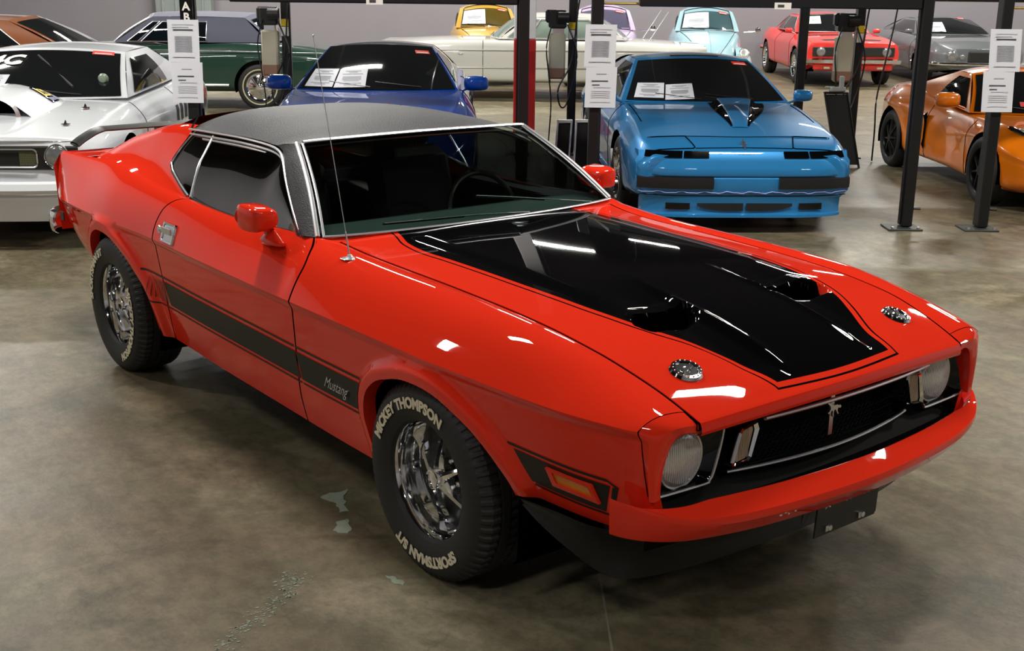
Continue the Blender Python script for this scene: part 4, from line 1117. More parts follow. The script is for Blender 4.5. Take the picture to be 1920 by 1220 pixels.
def car_wheels(root, spec):
    xs = spec.get('wx', (0, -2.7)); R = spec.get('R', .335); W = spec.get('tw', .22); yw = spec.get('yw', .80); st = spec.get('rim', 'five'); rr = spec.get('rr', R*.62)
    prof = [(rr-.01, W/2-.02), (rr+.02, W/2-.002), (R-.04, W/2), (R-.015, W/2-.012), (R, W/2-.035), (R-.001, .02), (R-.008, .015), (R-.008, -.015), (R-.001, -.02), (R, -W/2+.035), (R-.02, -W/2+.01), (rr, -W/2+.01)]
    key = (R, W, st, rr, spec.get('whitewall'))
    if key not in _wheel_cache:
        t = MB().lathe(prof, n=48, axis='y', sgn=-1).build('tire', RUBBER, root)
        r = rim_mesh(st, rr).build('rim', {'dark': mat('dark_wheel', srgb(38, 38, 40), rough=.3, metal=.6)}.get(st, CHROME), t, ang=40); r.location = (0, -W/2+.02, 0)
        kids = [r]
        if spec.get('whitewall'):
            q = MB().lathe([(rr+.038, W/2+.001), (rr+.055, W/2+.003), (rr+.057, W/2-.002)], n=40, axis='y', sgn=-1).build('whitewall', CREAM, t); kids.append(q)
        _wheel_cache[key] = (t, kids); new = True
    else: new = False
    for x in xs:
        for sy in (-1, 1):
            if new: t = _wheel_cache[key][0]; new = False
            else: t = copy_tree(_wheel_cache[key][0], root)
            t.location = (x, sy*yw, R); t.rotation_euler = (0, .3*x+sy, 0 if sy < 0 else math.pi)
def car_section(sp, x):
    W, zb, zw, zs, ys, zt = (sp[k](x) for k in ('W', 'zb', 'zw', 'zs', 'ys', 'zt'))
    P = [(W-.14, zb), (W-.03, zb+.05), (W-.004, zb+(zw-zb)*.6), (W, zw), (W-.012, zw+(zs-zw)*.5), (ys, zs), (ys-.10, zs+(zt-zs)*.55), (ys*.45, zt-(zt-zs)*.12), (0, zt)]
    return [(0, y, z) for y, z in P]
def car_body(sp, root, paintm, name='body'):
    x0, x1 = sp['x']; n = sp.get('nx', 150); xs = np.linspace(x0, x1, n)
    k = 6; G = []
    for x in xs:
        P = crom(car_section(sp, x), k); P[:, 0] = x; G.append(P)
    G = np.array(G); G[:, :, 1] *= -1
    ra = sp.get('ra', .37); R = sp.get('R', .335)
    nx, nr = G.shape[:2]; keep = np.ones((nx-1, nr-1), bool)
    for wx in sp.get('wx', (0, -2.7)):
        zc = sp.get('az', .34)
        def d(P): return np.hypot(P[..., 0]-wx, P[..., 2]-zc)-ra
        cc = (G[:-1, :-1]+G[1:, :-1]+G[:-1, 1:]+G[1:, 1:])/4
        cin = (d(cc) < 0) & (cc[..., 1] < -.45*sp['W'](wx))
        keep &= ~cin
        touch = np.zeros((nx, nr), bool); tin = np.zeros((nx, nr), bool)
        for a, b in ((0, 0), (1, 0), (0, 1), (1, 1)):
            touch[a:a+nx-1, b:b+nr-1] |= ~cin; tin[a:a+nx-1, b:b+nr-1] |= cin
        rim = touch & tin; dx, dz = G[..., 0]-wx, G[..., 2]-zc; h = np.hypot(dx, dz)+1e-9
        G[..., 0] = np.where(rim, wx+dx/h*ra, G[..., 0]); G[..., 2] = np.where(rim, zc+dz/h*ra, G[..., 2])
    mb = MB().grid(G, mask=keep).mirror()
    # nose and tail caps
    for i, sgn in ((0, -1), (-1, 1)):
        S_ = G[i]; C = S_.copy(); C[:, 0] += .012*sgn; C[:, 1] *= .96; C[:, 2] = C[:, 2]*.97+.03*C[:, 2].mean()
        F_ = C.copy(); F_[:, 1] = 0; F_[:, 0] += .01*sgn
        q = MB().grid(np.stack([S_, C, F_], 0), flip=(sgn < 0)).mirror(); n0 = len(mb.v); mb.v += q.v; mb.f += [tuple(a+n0 for a in f) for f in q.f]; mb.m += q.m
    o = mb.build(name, paintm, root, ang=35)
    # wheel wells and belly
    wb_ = MB()
    for wx in sp.get('wx', (0, -2.7)):
        zc = sp.get('az', .34); th = np.radians(np.linspace(-15, 195, 30)); x = wx+ra*np.cos(th); z = zc+ra*np.sin(th)
        yo = sp['W'](wx)-.02
        wb_.grid(np.stack([np.stack([x, np.full_like(x, -yo), z], 1), np.stack([x, np.full_like(x, -yo+.3), z], 1), np.stack([np.full_like(x, wx), np.full_like(x, -yo+.3), np.full_like(x, zc)], 1)], 1))
    wb_.mirror(); wb_.build('wheel_well', DARK, root, recalc=False)
    MB().box(((x0+x1)/2, 0, sp['zb']((x0+x1)/2)+.10), (x1-x0-.5, sp['W'](-1.3)*1.35, .12)).build('underbody', DARK, root, smooth=False)
    return o
def surf_normal_offset(G, off):
    G = np.asarray(G); du = np.gradient(G, axis=0); dv = np.gradient(G, axis=1); N = np.cross(du, dv); N /= np.linalg.norm(N, axis=2)[..., None]+1e-12
    return G+N*off
def greenhouse(g, root, frame, glassm, roofm=None, trim=None, glass_rng=None):
    """frame patches in body colour, glass panes standing a little proud of them"""
    yb, yt, zt, bow, crown = g['yb'], g['yt'], g['zt'], g.get('bow', .12), g.get('crown', .05)
    zb0, zb1 = g['zb']
    bt = bow*g.get('bowt', .6); ybr = g.get('ybr', yb); ytr = g.get('ytr', yt)
    bul = g.get('bulge', .03)
    def front(u, v): return np.stack([g['xf'][0]*(1-v)+g['xf'][1]*v-(bow*(1-v)+bt*v)*u*u+bul*np.sin(np.pi*v), u*(yb*(1-v)+yt*v)+0*v, zb0*(1-v)+(zt-crown*u*u)*v+bul*.4*np.sin(np.pi*v)], -1)
    def rear(u, v): return np.stack([g['xr'][0]*(1-v)+g['xr'][1]*v+(bow*.7*(1-v)+bt*v)*u*u-bul*np.sin(np.pi*v), u*(ybr*(1-v)+ytr*v), zb1*(1-v)+(zt-crown*u*u)*v+bul*.4*np.sin(np.pi*v)], -1)
    xf0, xf1 = g['xf'][0]-bow, g['xf'][1]-bt; xr0, xr1 = g['xr'][0]+bow*.7, g['xr'][1]+bt
    def side(u, v): # u 0 front..1 rear
        x = (xf0*(1-v)+xf1*v)*(1-u)+(xr0*(1-v)+xr1*v)*u; y = (yb*(1-v)+yt*v)*(1-u)+(ybr*(1-v)+ytr*v)*u; z = (zb0*(1-u)+zb1*u)*(1-v)+(zt-crown)*v
        return np.stack([x, -(y+.035*np.sin(np.pi*v)*np.sin(np.pi*np.clip(u, 0, 1))), z], -1)
    def roof(u, v): # v 0 front..1 rear
        xa = g['xf'][1]-bt*u*u; xb = g['xr'][1]+bt*u*u; y = u*(yt*(1-v)+ytr*v)
        return np.stack([xa*(1-v)+xb*v, y, zt-crown*u*u+g.get('arch', .02)*np.sin(np.pi*v)*(1-.6*u*u)], -1)
    def P(f, u0, u1, v0, v1, nu=14, nv=10):
        u, v = np.meshgrid(np.linspace(u0, u1, nu), np.linspace(v0, v1, nv), indexing='ij'); return f(u, v)
    roofm = roofm or frame
    MB().grid(P(front, -1, 1, 0, 1)).build('windshield_frame', g.get('ffm', frame), root, ang=60)
    MB().grid(P(rear, -1, 1, 0, 1), flip=True).build('rear_window_frame', g.get('rfm', roofm), root, ang=60)
    MB().grid(P(side, 0, 1, 0, 1, 20)).mirror().build('side_pillar', g.get('sfm', frame), root, ang=60)
    MB().grid(P(roof, -1, 1, 0, 1), flip=True).build('roof', roofm, root, ang=60)
    fm, fs, fr_ = g.get('wm', .07), g.get('sm', (.06, .94, .05, .88)), g.get('rm', (.12, .1, .85))
    def face(Gp, out, off=.006):
        Q = surf_normal_offset(Gp, off)
        if np.dot((Q-Gp).mean((0, 1)), out) < 0: Q = surf_normal_offset(Gp, -off)
        return Q
    wsG = face(P(front, -1+fm, 1-fm, g.get('wv', (.03, .93))[0], g.get('wv', (.03, .93))[1], 20, 12), (1, 0, 1))
    ws = MB().grid(wsG).build('windshield', glassm, root, ang=60)
    MB().grid(face(P(rear, -1+fr_[0], 1-fr_[0], fr_[1], fr_[2]), (-1, 0, 1))).build('rear_window', glassm, root, ang=60)
    br = [fs[0]]+list(g.get('pillars', ()))+[fs[1]]
    for sy in (-1, 1):
        for k in range(len(br)-1):
            a, b = br[k]+(.012 if k else 0), br[k+1]-(.012 if k < len(br)-2 else 0)
            q = MB().grid(face(P(side, a, b, fs[2], fs[3]), (0, -1, 0)))
            if sy > 0: q = q.mirrored()
            q.build('side_window', glassm, root, ang=60)
            if trim:
                e = face(P(side, a, b, fs[2], fs[3]), (0, -1, 0), .010); lp = list(e[:, 0])+list(e[-1, 1:])+list(e[:-1, -1][::-1])+list(e[0, 1:-1][::-1])
                q = MB().tube(lp, .006, 5, closed=True)
                if sy > 0: q = q.mirrored()
                q.build('window_trim', trim, root)
    if trim:
        e = face(P(front, -1+fm, 1-fm, .03, .93, 20, 12), (1, 0, 1), .010); lp = list(e[:, 0])+list(e[-1, 1:])+list(e[:-1, -1][::-1])+list(e[0, 1:-1][::-1])
        MB().tube(lp, .008, 5, closed=True).build('windshield_trim', trim, root)
    def on_ws(u, v, off=.01):
        p = front(np.array(u), np.array(v)); e = 1e-3
        a = front(np.array(u+e), np.array(v))-p; b = front(np.array(u), np.array(v+e))-p; n = np.cross(a, b); n /= np.linalg.norm(n)
        if n[0] < 0: n = -n
        return p+n*(.006+off), a/np.linalg.norm(a), b/np.linalg.norm(b), n
    # wipers and rearview mirror
    if g.get('wipers', True):
        for u0, u1 in ((.55, -.02), (-.08, -.62)):
            MB().tube([on_ws(u0+(u1-u0)*t, .05+.10*t, .01)[0] for t in np.linspace(0, 1, 8)], .006, 5).build('wiper', PLBLK, root)
    return dict(front=front, side=side, rear=rear, roof=roof, on_ws=on_ws, P=P, face=face)
def section_at(sp, x, side=-1, off=.004):
    P = crom(car_section(sp, x), 6); P[:, 0] = x; P[:, 1] = (P[:, 1]+off)*side; return P
def door_lines(sp, root, xs, i0=3, i1=34):
    for x in xs:
        for sy in (-1, 1):
            MB().tube(section_at(sp, x, sy, -.001)[i0:i1], .005, 5).build('panel_gap', SHUT, root)
def mirror_pair(root, x, y, z, paintm, sc=1., stalk=True):
    for sy in (-1, 1):
        mb = MB(); base = []
        for r, h in ((0, .085), (.03, .08), (.052, .05), (.062, .0), (.062, -.05), (.052, -.075), (0, -.072)):
            base.append([(h*.75, math.copysign(abs(math.cos(a))**.6, math.cos(a))*r*1.65, math.copysign(abs(math.sin(a))**.6, math.sin(a))*r) for a in np.arange(20)/20*2*math.pi])
        mb.grid(np.array(base), cv=True); mb.xf(lambda p: np.array([x+p[0]*sc, sy*y+p[1]*sc, z+p[2]*sc]))
        mb.tube([(x, sy*(y-.03), z-.03), (x, sy*(y-.16), z-.075)], .018, 8, flat=.6)
        mb.build('side_mirror', paintm, root, ang=50)
def lamp_round(root, x, y, z, r, name='headlamp', tilt=0):
    for sy in (-1, 1):
        f = MB().lathe([(r*1.02, -.05), (r*1.06, .0), (r*1.0, .012), (r*.92, .004)], n=28, c=(x, sy*y, z), axis='x').build(name, CHROME, root)
        MB().lathe([(r*.92*math.sin(a), .004+.2*r*math.cos(a)) for a in np.linspace(math.pi/2, 0, 6)], n=28, c=(x, sy*y, z), axis='x').build('headlamp_glass', LENSB, f)
def strip_on(fn, pts): return [fn(*p) for p in pts]
def paper_on_ws(gh, root_m, u0, u1, v0, v1, label, tilt=0., name='paper_sheet'):
    """a sheet lying behind/on the windshield glass: own object, in world space"""
    n = 6; mb = MB(); o = .012
    def q(a, b):
        u = u0+(u1-u0)*a; v = v0+(v1-v0)*b+tilt*(a-.5); p, _, _, nn = gh['on_ws'](u, v, o); return p
    top = np.array([[q(a, b) for b in np.linspace(0, 1, n)] for a in np.linspace(0, 1, n)])
    mb.grid(top); bot = top-np.array([.003, 0, .003]); mb.grid(bot, flip=True)
    M = root_m.matrix_world if False else Matrix.Translation(root_m.location) @ Matrix.Rotation(root_m.rotation_euler[2], 4, 'Z')
    def w_(p): v = M @ Vector(p); return np.array(v)
    mb.xf(w_); s = empty(name, tuple(np.array(mb.v).mean(0)), 0, label, 'paper', None); C = np.array(s.location)
    mb.xf(lambda p: p-C); mb.build('sheet', PAPER, s, smooth=False)
    tx = MB()
    for k, (h, wd) in enumerate(((.86, .55), (.80, .30), (.70, .7), (.55, .62), (.50, .62), (.45, .62), (.40, .62), (.34, .5), (.2, .7), (.12, .4))):
        a0 = .5-wd/2; G_ = np.array([[gh['on_ws'](u0+(u1-u0)*a, v0+(v1-v0)*b+tilt*(a-.5), o+.004)[0] for b in (h-.014, h+.014)] for a in (a0, .5, a0+wd)]); tx.grid(G_)
    tx.xf(w_); tx.xf(lambda p: p-C); tx.build('printed_text', INKL, s, smooth=False, kind='stuff')
    return s
def sticker_on_ws(gh, root, u0, u1, v0, v1):
    G_ = np.array([[gh['on_ws'](u, v, .004)[0] for v in (v0, v1)] for u in np.linspace(u0, u1, 4)]); s = MB().grid(G_).build('windshield_sticker', STICK, root, smooth=False, label='red sticker at the top of the windshield')
    a, b = u0+(u1-u0)*.1, u0+(u1-u0)*.9; G_ = np.array([[gh['on_ws'](u, v, .006)[0] for v in (v0+(v1-v0)*.15, v0+(v1-v0)*.38)] for u in np.linspace(a, b, 3)]); MB().grid(G_).build('sticker_band', STICKW, s, smooth=False)

# ---------------------------------------------------------------- bright blue coupe with pop-up lamps
def firebird():
    C_ = paint('light_blue_metallic', (40, 126, 186), rough=.38, spec=.2, var=.05, metal=.25)
    C2 = paint('deep_blue_metallic', (30, 84, 140), rough=.35, spec=.3)
    root = empty('pop_up_lamp_coupe', (-4.05, 4.93, 0), heading(-35.5), 'bright blue 1980s coupe with black bumper pads and closed pop-up lamps, facing the camera', 'car')
    sp = dict(x=(-3.72, .96), W=T((-3.72, .80), (-3.2, .88), (-1.5, .905), (0, .905), (.5, .895), (.8, .88), (.90, .855), (.96, .80)), zb=T((-3.7, .30), (-3, .2), (0, .16), (.5, .22), (.96, .26)),
              zw=T((-3.72, .60), (-1, .60), (.5, .55), (.96, .46)), zs=T((-3.72, .84), (-2.6, .88), (-.6, .845), (0, .80), (.5, .735), (.8, .67), (.96, .60)),
              ys=T((-3.72, .74), (-2.6, .80), (-.6, .80), (0, .80), (.6, .81), (.96, .74)), zt=T((-3.72, .90), (-2.6, .93), (-.65, .878), (-.3, .868), (.2, .825), (.6, .75), (.85, .685), (.96, .635)), ra=.365, R=.325, az=.33, wx=(0, -2.565))
    car_body(sp, root, C_)
    car_wheels(root, dict(wx=(0, -2.565), R=.325, tw=.23, yw=.775, rim='five', rr=.215))
    gh = greenhouse(dict(xf=(-.56, -1.38), xr=(-3.1, -2.05), yb=.775, yt=.545, zb=(.868, .93), zt=1.235, bow=.16, crown=.035, bulge=.03, wm=.055, pillars=(.52,)), root, C_, DKGLASS, roofm=paint('light_blue_roof', (70, 130, 165)))
    mirror_pair(root, -.70, .90, .93, C_, .85)
    # t-top panel lines
    for sy in (-1, 1):
        MB().grid(surf_normal_offset(gh['P'](gh['roof'], sy*.12, sy*.93, .06, .75, 6, 6), -.004 if sy > 0 else .004)).build('roof_panel', BLACKP, root) if False else None
    MB().tube([tuple(gh['roof'](np.array(u), np.array(.05))+np.array([0, 0, .004])) for u in np.linspace(-.4, .45, 6)], .012, 6, flat=.3).build('roof_trim', PLBLK, root)
    # off-centre hood bulge with two black vents
    def top(x, y, o=0.):
        P = crom(car_section(sp, x), 6); return np.array([x, y, np.interp(-abs(y), -P[:, 1], P[:, 2])+o])
    def bulge(x):
        t = min(max((x+.54)/1.02, 0), 1); return t, .22*(1-t)+.055*t, .20*(1-t)+.075*t, .040*(1-t)**.7+.005
    G_ = []
    for x in np.linspace(-.54, .48, 26):
        t, y0, hw, hg = bulge(x); G_.append([top(x, y0+y*hw, 0)+np.array([0, 0, dz*hg]) for y, dz in ((-1, -.1), (-.72, .95), (-.35, 1.05), (0, 1.08), (.35, 1.05), (.72, .95), (1, -.1))])
    MB().grid(np.array(G_)).build('hood_bulge', C_, root, ang=30)
    for sy in (-1, 1):
        q = []
        for x in np.linspace(-.53, .46, 18):
            t, y0, hw, hg = bulge(x); wv = (.05 if sy < 0 else .09)*math.sin(math.pi*min(1, .25+t*.8))
            q.append([top(x, y0+sy*hw*.80, 0)+np.array([0, 0, hg*.80+.004]), top(x, y0+sy*(hw*1.0), .006), top(x, y0+sy*(hw+wv), .005)])
        MB().grid(np.array(q)).build('bulge_vent', BLACKP, root, ang=60)
    # shut lines, pop-up lamp lids
    for sy in (-1, 1):
        MB().tube([top(x, sy*(.73+.04*(x > .3)), .002) for x in np.linspace(-.5, .68, 12)], .004, 5).build('hood_gap', SHUT, root)
        cs = polyres([(.68, .80), (.68, .44), (.90, .39), (.90, .79), (.68, .80)], 41)
        MB().tube([top(x, sy*y, .004) for x, y in cs[:-1]], .0045, 5, closed=True).build('lamp_lid_gap', SHUT, root)
    MB().tube([top(.68+.03*(1-abs(y)/.44), y, .003) for y in np.linspace(-.44, .44, 10)], .003, 5).build('hood_gap', SHUT, root)
    MB().tube([top(.90, y, .004) for y in np.linspace(-.39, .39, 10)], .0035, 5).build('nose_gap', SHUT, root)
    fx = lambda y, o: .985-.12*(abs(y)/.86)**5+o
    prof = [(.645, -.02), (.600, .012), (.57, .022), (.52, .040), (.48, .052), (.462, .048), (.45, .036), (.44, .045), (.40, .05), (.35, .05), (.335, .045), (.27, .035), (.20, .025), (.165, .035), (.155, .062), (.135, .064), (.13, .0)]
    ys = np.linspace(-.86, .86, 45); G_ = []
    for z, o in prof: G_.append([(fx(y, o*(1-.3*(abs(y)/.86)**8)), y*(1 if .3 < z < .6 else .975 if z > .3 else .93), z) for y in ys])
    # wrap the ends back to the fenders
    G_ = np.array(G_); e0 = G_[:, :1].copy(); e0[:, :, 0] -= .10; e0[:, :, 1] = np.sign(e0[:, :, 1])*(np.abs(e0[:, :, 1])+.012); e1 = G_[:, -1:].copy(); e1[:, :, 0] -= .10; e1[:, :, 1] = np.sign(e1[:, :, 1])*(np.abs(e1[:, :, 1])+.012)
    G_ = np.concatenate([e0, G_, e1], 1)
    MB().grid(G_, flip=True).build('nose', C_, root, ang=30)
    for sy in (-1, 1):
        q = MB()
        for a, b in ((.30, .50), (.51, .80)):
            yy = np.linspace(sy*a, sy*b, 8); q.grid(np.array([[(fx(y, -.012), y*.985, .650), (fx(y, .020), y, .600)] for y in yy]))
        q.build('lamp_slot', BLACKP, root)
        q = MB(); yy = np.linspace(sy*.26, sy*.855, 18)
        q.grid(np.array([[(fx(y, .035), y, .452), (fx(y, .068), y, .444), (fx(y, .074), y, .40), (fx(y, .068), y, .362), (fx(y, .03), y, .354)] for y in yy])); q.build('bumper_pad', PLBLK, root, ang=50)
        q = MB(); yy = np.linspace(sy*.46, sy*.66, 6); q.grid(np.array([[(fx(y, .040), y*.95, .245), (fx(y, .042), y*.95, .195)] for y in yy])); q.build('fog_lamp_slot', BLACKP, root)
    for s_ in (-1, 1):
        q = MB(); yy = np.linspace(s_*.012, s_*.38, 8); q.grid(np.array([[(fx(y, .040), y, .245), (fx(y, .045), y, .185+.04*(abs(y)/.38)**4)] for y in yy])); q.build('lower_grille', PLBLK, root)
    MB().tube([(fx(y, .052), y, .332+.006*math.sin(y*34)+.003*math.sin(y*71)) for y in np.linspace(-.84, .84, 60)], .004, 5).build('lavender_pinstripe', mat('lavender_stripe', srgb(150, 150, 220), rough=.4), root)
    MB().tube([(fx(y, .042), y*.99, .305) for y in np.linspace(-.84, .84, 24)], .003, 5).build('spoiler_gap', SHUT, root)
    e = MB(); e.prism([(0, .075), (.008, .02), (.035, .012), (.01, .0), (.012, -.05), (0, -.08), (-.012, -.05), (-.01, 0), (-.035, .012), (-.008, .02)], top(.86, 0, .012), (0, 1, 0), (-.85, 0, .45), (.002, 0, .004)); e.build('nose_emblem', STEEL, root, smooth=False)
    MB().tube([(-2.2, -.93, .22), (-.45, -.93, .20)], .03, 8, flat=.8).build('side_skirt', C_, root)
    door_lines(sp, root, (-.55, -1.85))
    sticker_on_ws(gh, root, .60, .84, .80, .88)
    root['label'] = root['label']
    paper_on_ws(gh, root, -.86, -.52, .06, .36, 'white printed sheet at the left foot of the bright blue coupe windshield', .0)
    paper_on_ws(gh, root, -.50, -.16, .04, .34, 'second white sheet, beside the leftmost one in the bright blue coupe windshield', .03)
    MB().box((0, 0, 0), (.02, .22, .05), bev=.01).xf(lambda p: p+np.array([-1.28, .02, 1.10])).build('rearview_mirror', STEEL, root)
    return root
firebird()

# ---------------------------------------------------------------- deep blue modern coupe
def zcoupe():
    C_ = paint('royal_blue_paint', (3, 60, 150), rough=.45, spec=.1)
    root = empty('modern_coupe', (-6.02, 2.66, 0), heading(-35.5), 'deep blue modern coupe parked behind the vinyl roof, two sheets in its windshield', 'car')
    sp = dict(x=(-3.3, .88), W=T((-3.3, .78), (-2.6, .90), (-1.3, .88), (0, .905), (.5, .86), (.88, .70)), zb=T((-3.3, .25), (0, .18), (.88, .24)), zw=T((-3.3, .62), (0, .60), (.88, .48)),
              zs=T((-3.3, .93), (-2.5, .97), (-.5, .93), (0, .90), (.5, .80), (.88, .62)), ys=T((-3.3, .70), (-2.5, .80), (-.5, .78), (0, .77), (.88, .60)), zt=T((-3.3, 1.0), (-.5, .955), (0, .92), (.5, .82), (.88, .64)), wx=(0, -2.55), R=.34, ra=.375, az=.35)
    car_body(sp, root, C_); car_wheels(root, dict(wx=(0, -2.55), R=.34, tw=.24, yw=.775, rim='dark', rr=.24))
    gh = greenhouse(dict(xf=(-.38, -1.18), xr=(-3.05, -1.9), yb=.735, yt=.49, zb=(.945, .99), zt=1.315, bow=.17, crown=.03, bulge=.035, wm=.03, wv=(.02, .985), pillars=(.6,), sm=(.10, .80, .1, .85), arch=.015), root, C_, DKGLASS, roofm=paint('dark_roof_paint', (12, 26, 44)))
    mirror_pair(root, -.62, .90, 1.0, C_, 1.1)
    mb = MB(); P_ = lambda x, y: (x, y, float(sp['zt'](x))-.04*(y/.8)**2+.004)
    for sy in (-1, 1):
        MB().tube([P_(x, sy*(.62-.1*(x+.4))) for x in np.linspace(-.4, .55, 8)], .004, 5).build('hood_gap', SHUT, root)
        q = MB(); q.grid(np.array([[(.62-.05*t, sy*(.46+.22*t), .72+.03*k_-.02*t) for k_ in (-1, 1)] for t in np.linspace(0, 1, 5)])); q.build('headlamp', CLEARL, root)
    MB().box((.87, 0, .40), (.05, .9, .16), bev=.02).build('grille', PLBLK, root)
    door_lines(sp, root, (-.55, -1.7))
    sticker_on_ws(gh, root, .62, .86, .78, .86)
    paper_on_ws(gh, root, -.90, -.55, .04, .40, 'white sheet at the left foot of the deep blue coupe windshield')
    paper_on_ws(gh, root, -.53, -.14, .04, .40, 'white sheet nearer the middle of the deep blue coupe windshield', .02)
    MB().box((0, 0, 0), (.02, .20, .055), bev=.01).xf(lambda p: p+np.array([-1.16, .02, 1.20])).build('rearview_mirror', mat('mirror_glint', srgb(70, 96, 84), rough=.2), root)
zcoupe()

# ---------------------------------------------------------------- white muscle car with hood scoop
def whitecar():
    C_ = paint('white_paint', (236, 240, 245), rough=.35, spec=.3)
    root = empty('scooped_muscle_car', (-6.75, -.22, 0), heading(-35), 'white 1970s drag car with a tall hood scoop and black grille, behind the red tail', 'car')
    sp = dict(x=(-3.75, .90), W=T((-3.75, .84), (-2.8, .95), (-1.3, .93), (0, .94), (.5, .92), (.90, .86)), zb=T((-3.7, .42), (-3, .26), (0, .22), (.6, .36), (.9, .42)), zw=T((-3.75, .66), (0, .66), (.9, .62)),
              zs=T((-3.75, .92), (-2.8, .96), (-1.9, .90), (-.6, .90), (0, .88), (.6, .835), (.9, .80)), ys=T((-3.75, .74), (-2.8, .82), (-.6, .83), (.4, .84), (.9, .80)), zt=T((-3.75, .97), (-.6, .955), (-.2, .945), (.4, .895), (.9, .835)), wx=(0, -2.74), R=.34, ra=.385, az=.36)
    car_body(sp, root, C_); car_wheels(root, dict(wx=(0, -2.74), R=.34, tw=.24, yw=.79, rim='five'))
    gh = greenhouse(dict(xf=(-.50, -1.30), xr=(-3.2, -2.3), yb=.775, yt=.60, zb=(.95, .97), zt=1.315, bow=.16, crown=.04, bulge=.03, wm=.06, sm=(.09, .62, .06, .84), pillars=(), arch=.02), root, C_, DKGLASS, trim=None)
    # window nets / interior panel shown pale through the side glass
    # nose: black grille panel with lamps, white bumper
    MB().box((.90, 0, .68), (.06, 1.60, .17), bev=.01).build('grille_panel', MATBLK, root)
    for sy in (-1, 1):
        q = MB(); ro = [(.945, sy*(.30)+a, .68+b) for a, b in rounded(.44, .125, .03)]; q.tube(ro, .006, 5, closed=True); q.build('grille_trim', STEEL, root)
        q = MB()
        for k in range(14): q.box((.938, sy*(.40+.008*k), .68), (.004, .003, .10))
        for k in range(8): q.box((.938, sy*.452, .635+.0125*k), (.004, .11, .003))
        q.build('grille_grid', mat('olive_grille', srgb(120, 122, 88), rough=.4, metal=.3), root, kind='stuff')
    lamp_round(root, .925, .655, .69, .088)
    q = MB(); yy = np.linspace(-.90, .90, 24); q.grid(np.array([[(.98-.10*(abs(y)/.9)**4, y, .52), (1.01-.10*(abs(y)/.9)**4, y, .505), (1.02-.10*(abs(y)/.9)**4, y, .46), (1.0-.10*(abs(y)/.9)**4, y, .43), (.93-.08*(abs(y)/.9)**4, y, .42)] for y in yy])); q.build('front_bumper', C_, root, ang=40)
    q = MB(); q.grid(np.array([[(.93-.06*(abs(y)/.9)**3, y, .42), (.95-.06*(abs(y)/.9)**3, y, .38), (.93-.06*(abs(y)/.9)**3, y, .30), (.90-.06*(abs(y)/.9)**3, y, .22)] for y in np.linspace(-.85, .85, 14)])); q.build('lower_valance', C_, root)
    MB().box((.955, -.28, .40), (.03, .55, .05), bev=.01).build('lower_intake', DARK, root)
    MB().tube([(.925-.02*(abs(y)/.8)**2, y, .80) for y in np.linspace(-.80, .80, 20)], .008, 5).build('nose_trim', STEEL, root)
    # hood scoop: fat blister with a round mouth
    S0 = []
    for x, w_, h_ in ((-.50, .24, .02), (-.38, .27, .14), (-.15, .28, .19), (.10, .27, .20), (.26, .25, .19), (.33, .23, .17)):
        base = float(sp['zt'](x))-.03
        S0.append([(x, w_*math.cos(a)*1.0*(1+.45*(1-abs(math.sin(a)))**3), base+h_*abs(math.sin(a))**.75) for a in np.linspace(math.pi, 0, 21)])
    MB().grid(np.array(S0)).build('hood_scoop', C_, root, ang=50)
    ms = MB(); z0 = float(sp['zt'](.33))-.02
    ms.grid(np.array([[(.33, .23*math.cos(a), z0+.17*abs(math.sin(a))**.8) for a in np.linspace(math.pi, 0, 21)], [(.345, .20*math.cos(a), z0+.01+.145*abs(math.sin(a))**.8) for a in np.linspace(math.pi, 0, 21)], [(.20, .18*math.cos(a), z0+.01+.13*abs(math.sin(a))**.8) for a in np.linspace(math.pi, 0, 21)]]))
    ms.build('scoop_mouth', STEEL, root); MB().add([(.21, .18*math.cos(a), z0+.01+.13*abs(math.sin(a))**.8) for a in np.linspace(math.pi, 0, 21)], [tuple(range(21))]).build('scoop_throat', DARK, root, smooth=False)
    def flank(x, a_, k=1.02):
        base = float(sp['zt'](x))-.03; w_, h_ = np.interp(x, [-.38, -.15, .10], [.27, .28, .27]), np.interp(x, [-.38, -.15, .10], [.14, .19, .20])
        return np.array([x, k*w_*math.cos(a_)*(1+.45*(1-abs(math.sin(a_)))**3), base+k*h_*abs(math.sin(a_))**.75])
    def patch(x0, x1, a0, a1, k): return MB().grid(np.array([[flank(x, a_, k) for a_ in np.linspace(a0, a1, 6)] for x in np.linspace(x0, x1, 5)]))
    sl = patch(-.28, -.10, .20, .95, 1.025).build('scoop_decal', BLACKP, root, label='square yellow and black decal on the scoop side', split=False)
    patch(-.27, -.11, .42, .80, 1.035).build('decal_band', YEL, sl); patch(-.27, -.11, .24, .36, 1.035).build('decal_band', mat('decal_purple', srgb(70, 60, 120), rough=.5), sl)
    tx = text_mesh('Dyno', .055, .001, bold=.002); tx.xf(lambda p: flank(-.19-p[0]*.9, .60+p[1]*5.5, 1.045)); tx.build('decal_text', INK, sl, smooth=False, split=False)
    for x, y in ((.55, .62), (-.05, .60), (.55, -.62)):
        z = float(sp['zt'](x))-.008; q = MB(); cyl(q, (x, y, z), .035, .012, 'z', 16); q.tube([(x-.02, y, z+.012), (x, y, z+.028), (x+.02, y, z+.012)], .006, 6); q.build('hood_pin', CHROME, root)
    # number on the glass
    t = text_mesh('4C', .25, .001, bold=.009)
    def onw(p):
        q, a, b, n = gh['on_ws'](-.47, .70, .006); return q+a*p[0]+b*p[1]+n*p[2]
    t.xf(onw).build('windshield_number', STICKW, root, smooth=False)
    sticker_on_ws(gh, root, .58, .86, .86, .94)
    paper_on_ws(gh, root, -.62, -.29, .16, .40, 'white sheet on the glass of the scooped white car behind its hood scoop')
